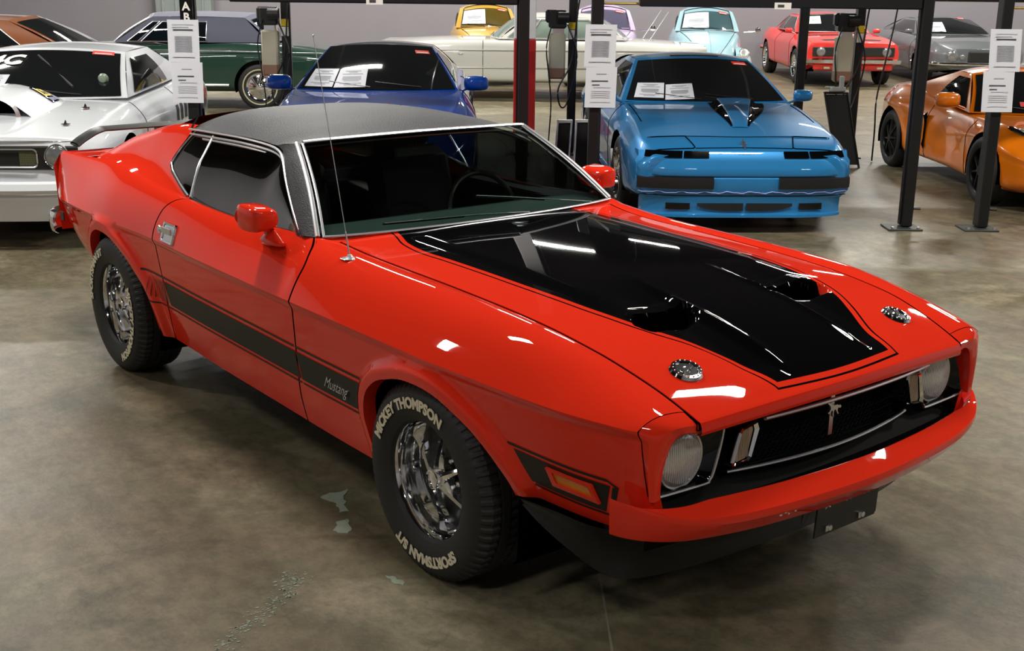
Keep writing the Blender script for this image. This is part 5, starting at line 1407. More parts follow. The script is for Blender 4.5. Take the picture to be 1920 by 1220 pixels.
    # roll cage, helmet-like grey-green object seen through the glass: a racing seat net ball
    MB().lathe([(0, .045), (.03, .034), (.045, 0), (.03, -.034), (0, -.045)], n=16, c=gh['on_ws'](.76, .34, .01)[0], axis='x').build('dash_gauge', mat('gauge_face', srgb(132, 150, 130), rough=.4), root)
    MB().tube([gh['on_ws'](-.1, .80, .004)[0], gh['on_ws'](.45, .20, .004)[0]], .010, 6).build('cage_tube', mat('cage_grey', srgb(66, 66, 66), rough=.5), root)
    # strobe hockey stripe on the flank: row of slanting black bars
    q = MB()
    for k in range(12):
        x = -1.75-.16*k; P = section_at(sp, x, 1, .004); P2 = section_at(sp, x-.09, 1, .004); a = 17+0; q.grid(np.array([P[a:a+8], P2[a:a+8]+np.array([-.0, 0, 0])]))
    q.build('flank_stripe', MATBLK, root, recalc=True)
    q = MB().grid(np.array([section_at(sp, -3.05, 1, .005)[20:26], section_at(sp, -3.35, 1, .005)[20:26]])); q.build('red_decal', STICK, root)
    door_lines(sp, root, (-.6, -1.95))
    return root
whitecar()

# ---------------------------------------------------------------- orange mid-engined roadster
def lotus():
    C_ = paint('orange_paint', (234, 122, 8), rough=.3, spec=.3)
    root = empty('small_roadster', (-2.42, 7.82, 0), heading(-35), 'small orange mid-engined sports car parked at the right edge of the frame', 'car')
    sp = dict(x=(-2.95, .72), W=T((-2.95, .70), (-2.6, .80), (-2.3, .86), (-1.7, .80), (-1.0, .76), (-.4, .80), (0, .84), (.4, .78), (.72, .55)), zb=T((-2.95, .32), (-2.3, .2), (0, .15), (.72, .2)), zw=T((-2.95, .55), (-2.3, .60), (-1.2, .42), (0, .52), (.72, .40)),
              zs=T((-2.95, .80), (-2.3, .86), (-1.6, .78), (-1.0, .70), (-.4, .72), (0, .73), (.4, .62), (.72, .44)), ys=T((-2.95, .60), (-2.3, .70), (-1.0, .68), (0, .68), (.4, .58), (.72, .40)), zt=T((-2.95, .88), (-2.3, .90), (-1.6, .86), (-.7, .76), (-.2, .70), (.3, .60), (.72, .46)), wx=(0, -2.3), R=.305, ra=.335, az=.315)
    car_body(sp, root, C_); car_wheels(root, dict(wx=(0, -2.3), R=.305, tw=.20, yw=.74, rim='dark', rr=.215))
    gh = greenhouse(dict(xf=(-.52, -1.10), xr=(-2.45, -1.62), yb=.66, yt=.47, zb=(.745, .86), zt=1.13, bow=.22, bowt=.5, crown=.05, bulge=.04, wm=.05, sm=(.05, .52, .08, .86), pillars=(), arch=.015), root, C_, DKGLASS)
    mirror_pair(root, -.78, .86, .86, C_, 1.15)
    for sy in (-1, 1):
        # side scoop behind the door, arrow-shaped
        q = MB(); P = lambda x, z, o: (x, sy*(float(sp['W'](x))+o), z)
        q.add([P(-1.42, .68, .012), P(-1.60, .62, -.02), P(-1.62, .38, -.02), P(-1.45, .30, .012)], [(0, 1, 2, 3)]); q.build('side_intake', DARK, root, smooth=False)
        # slanted oval lamps
        e = [(math.cos(a), math.sin(a)) for a in np.linspace(0, 2*math.pi, 25)[:-1]]
        def top(x, y, o):
            Q = crom(car_section(sp, x), 6); return np.array([x+o*.5, sy*y, np.interp(-y, -Q[:, 1], Q[:, 2])+o])
        Gq = []
        for k_, o in ((1.0, .004), (.96, .010), (.5, .014), (.02, .015)):
            Gq.append([top(.30+.17*a*k_-.02*b, .56-.10*a*k_+.075*b*k_, o) for a, b in e])
        f = MB().grid(np.array(Gq), cv=True).build('headlamp', DKGLASS, root)
        for a in (.05, -.09):
            c_ = top(.30+a, .55-.4*a, .02); MB().lathe([(.04*math.sin(t), .02*math.cos(t)) for t in np.linspace(math.pi/2, 0, 5)], n=16, c=c_, axis='z').build('lamp_lens', LENSG, f)
    for k in range(2):
        q = MB(); 
        for j in range(4):
            p0, a, b, n = gh['on_ws'](.2+.14*j, .82, .004); q.grid(np.array([[p0+a*(s_*.035)+b*(t*.09+s_*.0)+a*(.05*t) for t in (-.5, .5)] for s_ in (-.5, .5)]))
    q.build('white_bar_decal', STICKW, root, smooth=False)
    q = MB(); p0, a, b, n = gh['on_ws'](-.25, .20, .004); q.grid(np.array([[p0+a*s_*.07+b*t*.03 for t in (-1, 1)] for s_ in (-1, 1)])); p0, a, b, n = gh['on_ws'](-.62, .2, .004); q.grid(np.array([[p0+a*s_*.05+b*t*.025 for t in (-1, 1)] for s_ in (-1, 1)]))
    q.build('red_decal', STICK, root, smooth=False)
    # clear rear pillar windows: pale ovals
    door_lines(sp, root, (-.45, -1.48), 6, 30)
    return root
lotus()

# ---------------------------------------------------------------- red 1960s coupe, far right
def redcoupe():
    C_ = paint('bright_red_paint', (216, 52, 44), rough=.35, spec=.3)
    root = empty('pony_coupe', (-11.93, 17.0, 0), heading(-38), 'bright red 1960s coupe with a chrome front bumper parked far back on the right', 'car')
    sp = dict(x=(-3.7, .85), W=T((-3.7, .80), (-2.7, .92), (-1.3, .90), (0, .92), (.85, .86)), zb=T((-3.7, .42), (-3, .27), (0, .24), (.85, .38)), zw=T((-3.7, .66), (0, .64), (.85, .62)), zs=T((-3.7, .90), (-2.7, .96), (-1.9, .87), (-.6, .90), (.4, .86), (.85, .80)),
              ys=T((-3.7, .72), (-2.7, .80), (-.6, .80), (.85, .80)), zt=T((-3.7, .94), (-.6, .94), (.2, .93), (.85, .83)), wx=(0, -2.74), R=.335, ra=.37, az=.35)
    car_body(sp, root, C_); car_wheels(root, dict(wx=(0, -2.74), R=.335, yw=.80, rim='five'))
    gh = greenhouse(dict(xf=(-.60, -1.15), xr=(-2.75, -2.1), yb=.735, yt=.57, zb=(.94, .94), zt=1.31, bow=.14, crown=.05, wm=.07, sm=(.08, .88, .06, .86), pillars=(.62,)), root, C_, DKGLASS, trim=STEEL)
    MB().box((.86, 0, .655), (.06, 1.54, .17), bev=.01).build('grille', MATBLK, root); lamp_round(root, .885, .62, .655, .085)
    q = MB(); q.grid(np.array([[(.93-.08*(abs(y)/.9)**4, y, .53), (.985-.08*(abs(y)/.9)**4, y, .51), (.985-.08*(abs(y)/.9)**4, y, .45), (.93-.08*(abs(y)/.9)**4, y, .43)] for y in np.linspace(-.90, .90, 20)])); q.build('front_bumper', CHROME, root, ang=60)
    MB().box((.88, 0, .37), (.08, 1.5, .12), bev=.03).build('lower_valance', C_, root)
    for sy in (-1, 1): MB().box((.93, sy*.5, .36), (.04, .12, .05), bev=.01).build('parking_lamp', CLEARL, root)
    MB().grid(np.array([[(x, y, float(sp['zt'](x))+.005-.03*(abs(y)/.8)**2) for y in np.linspace(-.62, .62, 9)] for x in (.60, .70)])).build('nose_stripe', BLACKP, root)
    mirror_pair(root, -.75, .88, .98, C_, .7); door_lines(sp, root, (-.5, -1.85)); sticker_on_ws(gh, root, .55, .85, .82, .92)
    paper_on_ws(gh, root, -.88, -.35, .40, .80, 'white sheet hung in the windshield of the far bright red coupe')
    MB().tube([(-3.66, y, .50) for y in np.linspace(-.85, .85, 10)], .05, 8).build('rear_bumper', CHROME, root)
redcoupe()
def greycoupe():
    C_ = paint('charcoal_metallic', (92, 96, 98), rough=.35, spec=.3)
    root = empty('split_bumper_coupe', (-10.5, 19.0, 0), heading(-38), 'charcoal grey 1970s coupe with round lamps parked farthest back on the right', 'car')
    sp = dict(x=(-3.8, .92), W=T((-3.8, .80), (-2.7, .93), (-1.3, .91), (0, .93), (.7, .86), (.92, .70)), zb=T((-3.7, .42), (-3, .27), (0, .22), (.92, .34)), zw=T((-3.8, .66), (0, .62), (.92, .56)), zs=T((-3.8, .90), (-2.7, .93), (-.6, .88), (.4, .82), (.92, .72)),
              ys=T((-3.8, .70), (-2.7, .78), (-.6, .80), (.6, .78), (.92, .62)), zt=T((-3.8, .95), (-.6, .93), (.2, .91), (.7, .82), (.92, .74)), wx=(0, -2.74), R=.335, ra=.37, az=.35)
    car_body(sp, root, C_); car_wheels(root, dict(wx=(0, -2.74), R=.335, yw=.80, rim='five'))
    gh = greenhouse(dict(xf=(-.58, -1.35), xr=(-3.1, -2.2), yb=.75, yt=.55, zb=(.93, .95), zt=1.25, bow=.16, crown=.04, wm=.05, sm=(.06, .80, .06, .86)), root, C_, DKGLASS, roofm=paint('dark_charcoal', (58, 60, 62)))
    lamp_round(root, .935, .57, .60, .095); lamp_round(root, .95, .39, .58, .055, 'parking_lamp')
    MB().box((.94, 0, .58), (.06, .56, .22), bev=.04).build('grille', MATBLK, root)
    for sy in (-1, 1): MB().tube([(.98, sy*.30, .45), (.98, sy*.5, .45), (.93, sy*.72, .45), (.80, sy*.86, .45), (.6, sy*.92, .45)], .035, 8).build('bumper', CHROME, root)
    MB().tube([(.99, y, .45) for y in (-.3, 0, .3)], .03, 8).build('bumper', CHROME, root)
    mirror_pair(root, -.75, .90, .98, C_, .7); sticker_on_ws(gh, root, .40, .66, .88, .96); door_lines(sp, root, (-.5, -2.0))
    paper_on_ws(gh, root, -.75, -.25, .10, .62, 'white sheet in the windshield of the far charcoal coupe')
greycoupe()

# ---------------------------------------------------------------- long white 1960s car, side on
def longwhite():
    C_ = paint('ivory_white_paint', (222, 222, 214), rough=.35, spec=.3)
    p = LF(-1.78, 11.2)
    root = empty('full_size_hardtop', (p[0], p[1], 0), ROOM_YAW+math.pi, 'long ivory white 1960s full-size car seen side-on across the middle of the back row', 'car')
    sp = dict(x=(-4.25, 1.08), W=T((-4.25, .90), (-3.5, .97), (0, .98), (1.08, .95)), zb=T((-4.2, .36), (-3.4, .28), (.6, .28), (1.08, .36)), zw=T((-4.25, .68), (.98, .66)), zs=T((-4.25, .86), (-2.8, .92), (-.7, .93), (.98, .88)), ys=T((-4.25, .86), (-.7, .92), (.98, .90)), zt=T((-4.25, .90), (-2.6, .97), (-.8, .97), (0, .96), (.98, .90)), wx=(.34, -3.02), R=.35, ra=.39, az=.37)
    car_body(sp, root, C_); car_wheels(root, dict(wx=(.34, -3.02), R=.35, yw=.83, rim='five', whitewall=True))
    gh = greenhouse(dict(xf=(-.72, -1.26), xr=(-3.05, -2.45), yb=.80, yt=.62, zb=(.97, .97), zt=1.36, bow=.16, crown=.05, wm=.05, sm=(.05, .93, .05, .90), pillars=(.22, .60)), root, C_, glass('pale_glass', (.62, .70, .68)), trim=STEEL)
    for z in (.80, .52): 
        for sy in (-1, 1): MB().tube([(x, sy*(float(sp['W'](x))+.002), z) for x in np.linspace(-4.15, .9, 20)], .010, 6).build('side_moulding', STEEL, root)
    door_lines(sp, root, (-.62, -1.72))
    MB().box((-1.0, 0, .70), (2.4, 1.5, .3)).build('cabin_floor', INTER, root, smooth=False)
    for x in (-1.9, -2.6): MB().box((x, 0, .92), (.16, 1.35, .42), bev=.06).build('bench_seat', mat('teal_seat', srgb(60, 96, 98), rough=.5), root)
    MB().tube([(-4.25, y, .55) for y in np.linspace(-.9, .9, 8)], .07, 8).build('rear_bumper', CHROME, root); MB().tube([(1.15, y, .52) for y in np.linspace(-.9, .9, 8)], .07, 8).build('front_bumper', CHROME, root)
    lamp_round(root, 1.07, .72, .68, .085)
    for sy in (-1, 1): 
        v_ = MB(); v_.tube([(-.30, sy*.985, .745), (-.26, sy*.985, .725), (-.22, sy*.985, .745)], .008, 5); v_.build('fender_badge', STEEL, root)
        MB().tube([(-3.35, sy*.5, .95), (-3.65, sy*.52, 1.42)], .006, 5).build('aerial', STEEL, root)
    return root
longwhite()
# ---------------------------------------------------------------- green convertible with blue-grey top
def greenconv():
    C_ = paint('dark_green_paint', (20, 56, 44), rough=.35, spec=.3); TOP = mat('blue_grey_soft_top', srgb(84, 86, 104), rough=.7, var=.15, vscale=3, bump=.2, bscale=10)
    p = LF(-4.40, 9.25)
    root = empty('soft_top_convertible', (p[0]-RT[0]*2.9, p[1]-RT[1]*2.9, 0), ROOM_YAW+math.pi, 'dark green convertible with a raised blue-grey soft top, side-on at the back left', 'car')
    sp = dict(x=(-4.15, .95), W=T((-4.15, .84), (-3.5, .93), (0, .94), (.95, .88)), zb=T((-4.1, .45), (-3.4, .26), (.6, .26), (.95, .36)), zw=T((-4.15, .66), (.95, .64)), zs=T((-4.15, .80), (-3.2, .92), (-2.6, .95), (-1.6, .90), (.95, .86)), ys=T((-4.15, .76), (-2.8, .84), (.95, .84)), zt=T((-4.15, .84), (-3.3, .95), (-.7, .95), (.95, .87)), wx=(0, -2.9), R=.335, ra=.375, az=.35)
    car_body(sp, root, C_); car_wheels(root, dict(wx=(0, -2.9), R=.335, yw=.80, rim='wire', whitewall=True, rr=.205))
    gh = greenhouse(dict(xf=(-.62, -1.22), xr=(-3.10, -2.72), yb=.76, yt=.60, zb=(.95, .97), zt=1.37, bow=.12, crown=.05, wm=.05, sm=(.08, .60, .04, .80), pillars=(.16, .44), ffm=STEEL, sfm=TOP), root, TOP, glass('dark_green_glass', (.20, .25, .25)), roofm=TOP, trim=STEEL)
    for sy in (-1, 1): MB().tube([(x, sy*(float(sp['W'](x))+.002), .36) for x in np.linspace(-2.45, -.5, 10)], .02, 6).build('rocker_trim', STEEL, root)
    for sy in (-1, 1):
        MB().tube([(x, sy*(float(sp['W'](x))+.001), .86-.01*abs(x+1.5)) for x in np.linspace(-4.0, .8, 20)], .006, 5).build('side_moulding', STEEL, root)
        MB().tube([(-4.0, sy*.78, .86), (-4.17, sy*.80, .84), (-4.20, sy*.80, .70)], .015, 6).build('fin_trim', CHROME, root)
    MB().tube([(-4.2, y, .52) for y in np.linspace(-.85, .85, 8)], .06, 8).build('rear_bumper', CHROME, root)
    door_lines(sp, root, (-.6, -1.75))
    MB().box((-1.9, 0, .72), (2.2, 1.4, .25)).build('cabin_floor', INTER, root, smooth=False)
greenconv()
# ---------------------------------------------------------------- brown car at the top left
def browncar():
    C_ = paint('bronze_paint', (128, 74, 42), rough=.35, spec=.3); p = LF(-9.45, 7.2)
    root = empty('bronze_hardtop', (p[0]-RT[0]*.35, p[1]-RT[1]*.35, 0), ROOM_YAW+math.pi, 'bronze brown car at the top left corner, only its roof and rear glass in view', 'car')
    sp = dict(x=(-3.6, .95), W=T((-3.6, .84), (0, .92), (.95, .88)), zb=T((-3.6, .4), (0, .26), (.95, .36)), zw=T((-3.6, .66), (.95, .64)), zs=T((-3.6, .86), (.95, .86)), ys=T((-3.6, .76), (.95, .84)), zt=T((-3.6, .93), (-.7, .94), (.95, .87)), wx=(0, -2.8), R=.335, ra=.375, az=.35)
    car_body(sp, root, C_); car_wheels(root, dict(wx=(0, -2.8), R=.335, yw=.80))
    greenhouse(dict(xf=(-.60, -1.2), xr=(-3.35, -2.55), yb=.76, yt=.62, zb=(.95, .95), zt=1.36, bow=.12, crown=.04, wm=.05, rm=(.10, .08, .90), pillars=(.5,), sm=(.06, .80, .05, .86)), root, C_, DKGLASS, trim=STEEL)
browncar()
# ---------------------------------------------------------------- three beetle-shaped cars in the back row
def beetle(loc, th, rgb, nm, label, paper=None, stick=True, flip=1, wide=0.):
    C_ = paint(nm, rgb, rough=.38, spec=.3); root = empty('rounded_economy_car', (loc[0], loc[1], 0), heading(th), label, 'car', 'round-roofed small cars in the back row')
    sp = dict(x=(-3.15, .62), W=T((-3.15, .30), (-2.8, .52), (-2.2, .66), (-1.2, .70), (-.4, .64), (.2, .50), (.5, .36), (.62, .22)), zb=T((-3.15, .45), (0, .27), (.62, .34)), zw=T((-3.15, .55), (-1, .55), (.62, .48)),
              zs=T((-3.15, .62), (-2.6, .80), (-1.2, .92), (-.45, .94), (.2, .80), (.62, .48)), ys=T((-3.15, .25), (-2.6, .48), (-1.2, .64), (-.45, .58), (.2, .42), (.62, .16)), zt=T((-3.15, .68), (-2.8, .95), (-2.3, 1.16), (-1.8, 1.20), (-.45, 1.02), (-.1, .98), (.3, .83), (.55, .62), (.62, .52)), wx=(0, -2.4), R=.33, ra=.01, az=-2.)
    car_body(sp, root, C_, 'body'); car_wheels(root, dict(wx=(0, -2.4), R=.33, tw=.16, yw=.66, rim='five', rr=.19))
    gh = greenhouse(dict(xf=(-.48, -.86), xr=(-2.60, -1.72), yb=.60, yt=.49, zb=(1.0, 1.02), zt=1.445, bow=.10, crown=.10, bulge=.03, wm=.17, wv=(.08, .80), sm=(.10, .90, .06, .72), pillars=(.5,), rm=(.3, .35, .75), arch=.03, ybr=.42, ytr=.42), root, C_, glass('pale_glass2', (.42, .46, .46)), trim=PLBLK)
    for sy in (-1, 1):           # separate fenders with round lamps
        for wx, L_ in ((0, .62), (-2.4, .66)):
            G_ = []
            for t in np.linspace(0, math.pi, 17):
                x = wx+.02+L_*math.cos(t)*.86; zt_ = .36+.40*math.sin(t)
                G_.append([(x, sy*(.46+.34*math.sin(a)**.8*(.55+.45*math.sin(t))), .30+(zt_-.30)*(math.cos(a)*.5+.5 if False else max(0, math.cos(a-.0)))**.75) for a in np.linspace(0, math.pi/2, 9)])
            MB().grid(np.array(G_)).build('fender', C_, root, ang=60)
        f = MB().lathe([(.09, -.06), (.098, 0), (.09, .012), (.082, .004)], n=24, axis='x'); f.xf(lambda p: np.array([.44+p[0]-.35*p[2], sy*.60+p[1], .66+p[2]+.3*p[0]])); fo = f.build('headlamp', CHROME, root)
        f = MB().lathe([(.082*math.sin(a), .004+.02*math.cos(a)) for a in np.linspace(math.pi/2, 0, 5)], n=24, axis='x'); f.xf(lambda p: np.array([.44+p[0]-.35*p[2], sy*.60+p[1], .66+p[2]+.3*p[0]])); f.build('headlamp_glass', LENSG, fo)
    MB().tube([(-.3, .66, 1.0), (-.22, .86, 1.02)], .007, 6).lathe([(0, .02), (.05, .012), (.055, 0), (.04, -.012), (0, -.014)], n=18, c=(-.22, .90, 1.04), axis='x').build('side_mirror', CHROME, root)
    MB().tube([(.74, y, .40) for y in np.linspace(-.72, .72, 10)], .04, 8).build('front_bumper', CHROME, root)
    MB().tube([(x, .0, float(sp['zt'](x))+.006) for x in np.linspace(-.35, .55, 10)], .006, 5).build('hood_moulding', C_, root)
    for sy in (-1, 1): MB().tube([(x, sy*(float(sp['ys'](x))-.08), float(sp['zs'](x))+(float(sp['zt'](x))-float(sp['zs'](x)))*.5+.006) for x in np.linspace(-.42, .5, 10)], .004, 5).build('hood_gap', SHUT, root)
    MB().box((-1.5, 0, .72), (1.8, 1.1, .25)).build('cabin_floor', INTER, root, smooth=False); MB().box((-1.75, 0, 1.0), (.12, 1.0, .4), bev=.06).build('seat', INTER, root)
    if stick: sticker_on_ws(gh, root, .42, .72, .72, .82)
    if paper: paper_on_ws(gh, root, *paper)
    return root
p = LF(2.92, 13.0); beetle(p, -42, (150, 186, 196), 'pale_blue_paint', 'pale blue round-roofed small car behind the white car, folded sheet in its windshield', (-.78, .05, .12, .72, 'white folded sheet in the windshield of the pale blue small car'))
p = LF(-1.12, 13.4); beetle(p, -32, (196, 154, 62), 'gold_paint', 'gold round-roofed small car behind the hood of the long white car', (-.80, -.05, .15, .72, 'white sheet in the windshield of the gold small car'))
p = LF(1.02, 13.2); beetle(p, -40, (198, 176, 214), 'lilac_paint', 'lilac round-roofed small car behind the roof of the long white car', None)
# ================================================================== FOUR-POST LIFTS, ROOM FITTINGS
def lbuild(mb, name, mt, parent, **kw): return mb.build(name, mt, parent, **kw)
def lift(r0, r1, label, unit_side='rear_left'):
    p = LF((r0+r1)/2, 2.05); root = empty('vehicle_lift', (p[0], p[1], 0), ROOM_YAW, label, 'lift', 'black four-post lifts over the parked cars')
    h = (r1-r0)/2; L = 2.05
    for sx in (-1, 1):
        for sa in (-1, 1):
            mb = MB(); x, y = sx*h, sa*L
            # C-section column
            mb.box((x, y, 1.07), (.085, .125, 2.10), bev=.008)
            mb.box((x-sx*.047, y, 1.07), (.012, .05, 2.06))
            post = mb.build('post', LIFTBLK, root, ang=30)
            MB().box((x-.03, y-.02, .007), (.28, .24, .014), bev=.004).build('base_plate', mat('plate_steel', srgb(70, 74, 72), rough=.45, metal=.4, var=.2), post)
            q = MB()
            for a, b in ((-.13, -.10), (.08, -.10), (.08, .07)): cyl(q, (x+a, y+b, .020), .012, .014, 'z', 8)
            q.build('anchor_bolt', STEEL, post)
            if sa < 0: q = MB().tube([(x+.04, y-.04, .17), (x+.10, y-.05, .17)], .012, 6).build('latch_pin', LIFTBLK, post)
    for sa in (-1, 1):
        mb = MB(); mb.box((0 if sa > 0 else .14, sa*L, 1.815), (2*h-.1-(.28 if sa < 0 else 0), .12, .16), bev=.01); mb.build('crossbeam', LIFTBLK, root)
    q = MB().tube([(-h, -L, 1.755), (-h+.40, -L, 1.755)], .010, 8); cyl(q, (-h+.37, -L, 1.755), .02, .05, 'x', 8); q.build('brass_rod', mat('brass', srgb(190, 160, 96), rough=.35, metal=.9), root)
    for sx in (-1, 1): MB().box((sx*(h-.45), 0, 1.93), (.46, 2*L+.2, .10), bev=.01).build('runway', LIFTBLK, root)
    pl = MB().box((.15, -L-.064, 1.752), (.13, .004, .05)).build('brand_plate', STICKW, root); MB().box((.135, -L-.067, 1.752), (.05, .003, .02)).build('plate_print', INK, pl)
    # power unit on the rear left post
    x, y = -h-.17, L
    u = MB().box((x, y-.05, 1.50), (.20, .18, .20), bev=.02).box((x-.07, y-.05, 1.53), (.13, .12, .14), bev=.02)
    u.lathe([(0, .06), (.06, .06), (.06, -.06), (0, -.06)], n=16, c=(x+.06, y-.15, 1.52), axis='x'); pu = u.build('power_unit', PLBLK, root)
    q = MB(); q.box((x, y-.05, 1.10), (.185, .16, .50), bev=.02); tk = q.build('oil_tank', TANKM, pu, ang=40); MB().box((x, y-.05, .92), (.188, .163, .14), bev=.02).build('tank_oil', mat('oil_in_tank', srgb(148, 112, 92), rough=.4), tk)
    MB().box((x+.01, y-.05, 1.375), (.13, .13, .07), bev=.01).build('pump_block', STEEL, pu)
    MB().box((-h, y-.071, 1.43), (.08, .006, .075)).build('yellow_label', YEL, root); MB().box((-h, y-.071, 1.335), (.08, .006, .10)).build('white_label', STICKW, root)
    c = crom([(x-.06, y-.16, 1.46), (x-.12, y-.17, 1.2), (x-.09, y-.16, .9), (x-.06, y-.15, .6), (x-.07, y-.14, .3), (x-.09, y-.14, .02)], 6); MB().tube(c, .008, 6).build('power_cord', PLBLK, pu)
    c = crom([(x+.11, y-.14, 1.45), (x+.22, y-.15, 1.1), (x+.13, y-.15, .62), (x+.05, y-.15, .55), (x+.02, y-.15, .75), (x+.16, y-.14, 1.05), (x+.22, y-.13, 1.6), (x+.26, y-.1, 1.85)], 8); MB().tube(c, .010, 6).build('hydraulic_hose', PLBLK, pu)
    return root
lift(-3.20, -.57, 'black four-post lift over the deep blue coupe, its two front posts left of the middle')
lift(0, 2.58, 'black four-post lift over the bright blue coupe in the middle right')
LIFT_C = lift(3.20, 5.80, 'black four-post lift over the small orange car at the right edge')
# printed sheets hung on the three front posts
def hung_sheet(r, z, w_, h_, top, label, tilt=0.):
    p = LF(r, -.085); root = empty('hung_sheet', (p[0], p[1], z), ROOM_YAW, label, 'paper', 'printed sheets hung on the lift posts')
    xs = np.linspace(-w_/2, w_/2, 7); zs = np.linspace(-h_/2, h_/2, 5)
    fr = np.array([[(x+tilt*zz, -.006*math.cos(x*12)-.002*abs(zz)/h_, zz) for zz in zs] for x in xs]); bk = fr+np.array([0, .002, 0])
    MB().grid(fr).grid(bk, flip=True).build('sheet', PAPER, root, ang=60)
    def bar(cx, cz, bw, bh, m_): return m_.grid(np.array([[(cx+s_*bw/2+tilt*cz, -.009, cz+t*bh/2) for t in (-1, 1)] for s_ in (-1, 1)]))
    dk = MB(); lt = MB()
    if top:
        bar(0, .085, .155, .010, dk); bar(0, -.125, .175, .004, dk); bar(-.02, .105, .13, .006, lt); bar(0, .125, .17, .004, lt)
        for k in range(12): bar(0, .035-.0105*k, .135, .006, lt)
    else:
        bar(0, .105, .08, .006, lt); bar(-.01, .05, .13, .008, dk); bar(-.04, .02, .06, .006, dk); bar(.01, .0, .14, .004, lt)
        for k in range(4): bar(0, -.03-.016*k, .15, .004, lt)
        bar(0, -.115, .16, .004, lt)
    dk.build('bold_print', INK, root, smooth=False, kind='stuff'); lt.build('fine_print', INKL, root, smooth=False, kind='stuff')
for r, nm in ((-3.235, 'leftmost lift post'), (.03, 'lift post beside the bright blue coupe'), (3.20, 'lift post in front of the orange car')):
    hung_sheet(r, 1.435, .245, .325, True, 'upper printed sheet hung on the '+nm, .02 if r < 3 else -.06)
    hung_sheet(r+(.012 if r < 3 else -.02), 1.115, .245, .315, False, 'lower printed sheet hung on the '+nm, .02 if r < 3 else -.05)
p = LF(-3.20, -.082); sg = empty('letter_sign', (p[0], p[1], 1.66), ROOM_YAW, 'narrow black sign with white capital letters above the leftmost post sheet', 'sign')
MB().box((0, 0, .05), (.10, .008, .30), bev=.002).build('sign_board', BLACKP, sg)
for ch, z in (('A', .035), ('B', -.045)):
    t = text_mesh(ch, .085, .001, bold=.003); t.xf(lambda q: np.array([q[0], -.006, z+q[1]])); t.build('letter', STICKW, sg, smooth=False)
# red and white square column
p = LF(-.515, 6.0); cl = empty('painted_column', (p[0], p[1], 0), ROOM_YAW, 'square building column painted red below and white above, behind the black posts', 'column')
cl['label'] = cl['label']
MB().box((0, 0, .595), (.28, .28, 1.19), bev=.01).build('red_lower', mat('red_column_paint', srgb(172, 22, 26), rough=.45, var=.1), cl)
MB().box((0, 0, (1.19+CEIL)/2), (.278, .278, CEIL-1.19), bev=.01).build('white_upper', mat('white_column_paint', srgb(206, 204, 206), rough=.5, var=.05), cl)
# drive-on ramps leaned up on end
def ramp(r, a, w_, h_, lean, side, label, top_metal=True):
    p = LF(r, a); root = empty('drive_on_ramp', (p[0], p[1], 0), ROOM_YAW, label, 'ramp', 'black drive-on ramps stood on end')
    def X(q): z = q[2]; return np.array([q[0]+side*z, q[1]+lean*z, z])
    MB().box((0, 0, h_/2), (w_, .03, h_-.06), bev=.005).xf(X).build('tread_plate', mat('grip_tread', srgb(24, 24, 24), rough=.8, var=.3, vscale=60, bump=.4, bscale=200), root)
    fm = MB()
    for s_ in (-1, 1): fm.box((s_*w_/2, -.01, h_/2), (.018, .05, h_), bev=.004)
    fm.box((0, -.01, h_-.012), (w_+.02, .05, .025), bev=.004).xf(X); fm.build('ramp_frame', STEEL if top_metal else LIFTBLK, root)
ramp(-.22, 1.2, .125, .70, .18, .06, 'black ramp with bare metal frame, left one of the pair stood beside the middle post')
ramp(-.04, 1.15, .125, .71, .18, .04, 'black ramp with bare metal frame, right one of the pair stood beside the middle post')
ramp(2.98, 3.3, .24, .80, .10, -.22, 'wide black ramp stood on end behind the bright blue coupe mirror', False)
p = LF(2.98-.17, 3.33); bk = empty('ramp_bracket', (p[0], p[1], .80), ROOM_YAW, 'pale grey folded bracket lying on top of the ramp behind the bright blue coupe', 'bracket')
GR = mat('pale_grey_metal', srgb(160, 166, 162), rough=.5); MB().box((0, 0, .03), (.18, .06, .05), bev=.01, rz=.3).box((-.08, 0, .05), (.10, .05, .02), bev=.006, rz=-.5).box((.04, 0, .10), (.05, .04, .14), bev=.01).build('bracket_body', GR, bk)
MB().tube(crom([(-1.08+dx, 1.70, z) for dx, z in ((.10, 1.9), (.06, 1.5), (0, 1.1), (-.06, .7), (-.05, .35), (-.05, .01))], 6), .009, 6).build('hanging_cable', PLBLK, LIFT_C)
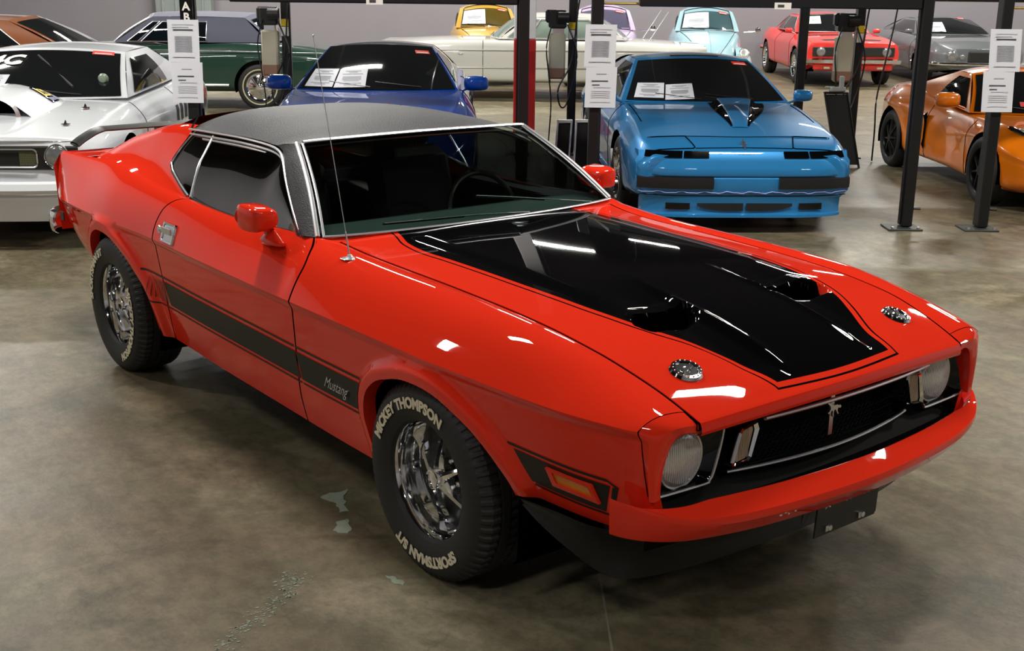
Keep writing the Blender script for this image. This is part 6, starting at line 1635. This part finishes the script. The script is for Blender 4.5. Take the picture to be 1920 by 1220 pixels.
# floor scuffs: two flakes of pale paint beside the front wheel
FL = mat('pale_paint_flake', srgb(150, 160, 142), rough=.7, var=.25, vscale=30)
def flake(x, y, pts, label):
    o = empty('paint_flake', (x, y, 0), 0, label, 'paint spot', 'pale paint spots on the floor')
    MB().prism(pts, (0, 0, .0), (1, 0, 0), (0, 1, 0), (0, 0, .0015)).build('paint_film', FL, o, smooth=False)
f1 = [(-0.772, -0.87), (-0.786, -0.822), (-0.767, -0.78), (-0.775, -0.746), (-0.74, -0.777), (-0.71, -0.804), (-0.677, -0.809), (-0.658, -0.833), (-0.597, -0.848), (-0.606, -0.884), (-0.647, -0.861), (-0.704, -0.852), (-0.741, -0.866)]
f2 = [(-0.485, -0.981), (-0.515, -0.946), (-0.545, -0.933), (-0.539, -0.887), (-0.488, -0.91), (-0.455, -0.919), (-0.434, -0.949), (-0.451, -0.966)]
def rough_poly(P, c):
    o = []
    for k in range(len(P)):
        a, b = np.array(P[k]), np.array(P[(k+1) % len(P)]); n = np.array([-(b-a)[1], (b-a)[0]])
        for t in (0, .33, .66): o.append(tuple(a+(b-a)*t+n*(rng.random()-.5)*.28*(t > 0)-c))
    return o
flake(-.70, -.83, rough_poly(f1, np.array([-.70, -.83])), 'larger ragged pale paint flake on the floor left of the near front wheel')
flake(-.49, -.935, rough_poly(f2, np.array([-.49, -.935])), 'smaller roundish pale paint flake on the floor, nearer the camera')
flake(-.03, -1.0, rough_poly([(-.05, -.012), (.0, -.02), (.05, -.005), (.03, .012), (-.02, .008)], np.zeros(2)), 'tiny pale sliver on the floor below the near front tire')
ch = empty('chalk_scuff', (-.12, -1.42, 0), 0, 'scattered pale chalky scuff marks on the floor, lower left of the near front wheel', 'scuff marks'); mb = MB()
for k in range(300):
    t = rng.random(); x = -.16+.30*t+rng.normal()*.022; y = .16-.34*t+rng.normal()*.022+.05*math.sin(t*5)
    s_ = .0015+.004*rng.random()**2; a0 = rng.random()*3; mb.add([(x+s_*math.cos(a0+a), y+s_*1.6*math.sin(a0+a*1.1), .0012) for a in (0, 1.6, 3.1, 4.6)], [(0, 1, 2, 3)])
mb.build('chalk', FL, ch, smooth=False, weld=0, kind='stuff')
d = np.array([.344, -.265]); d /= np.linalg.norm(d); nrm = np.array([-d[1], d[0]]); a_ = np.array([-3.0, 2.15]); b_ = np.array([2.6, -2.16])
mb = MB(); pts = [a_+(b_-a_)*t for t in np.linspace(0, 1, 80)]
mb.grid(np.array([[(p[0]+nrm[0]*s_*(.0035+.0015*math.sin(i*1.7)), p[1]+nrm[1]*s_*.004, .0008) for s_ in (-1, 1)] for i, p in enumerate(pts)])); mb.build('trim_2', mat('joint_filler', srgb(140, 134, 118), rough=.8, var=.3, vscale=20), kind='structure')
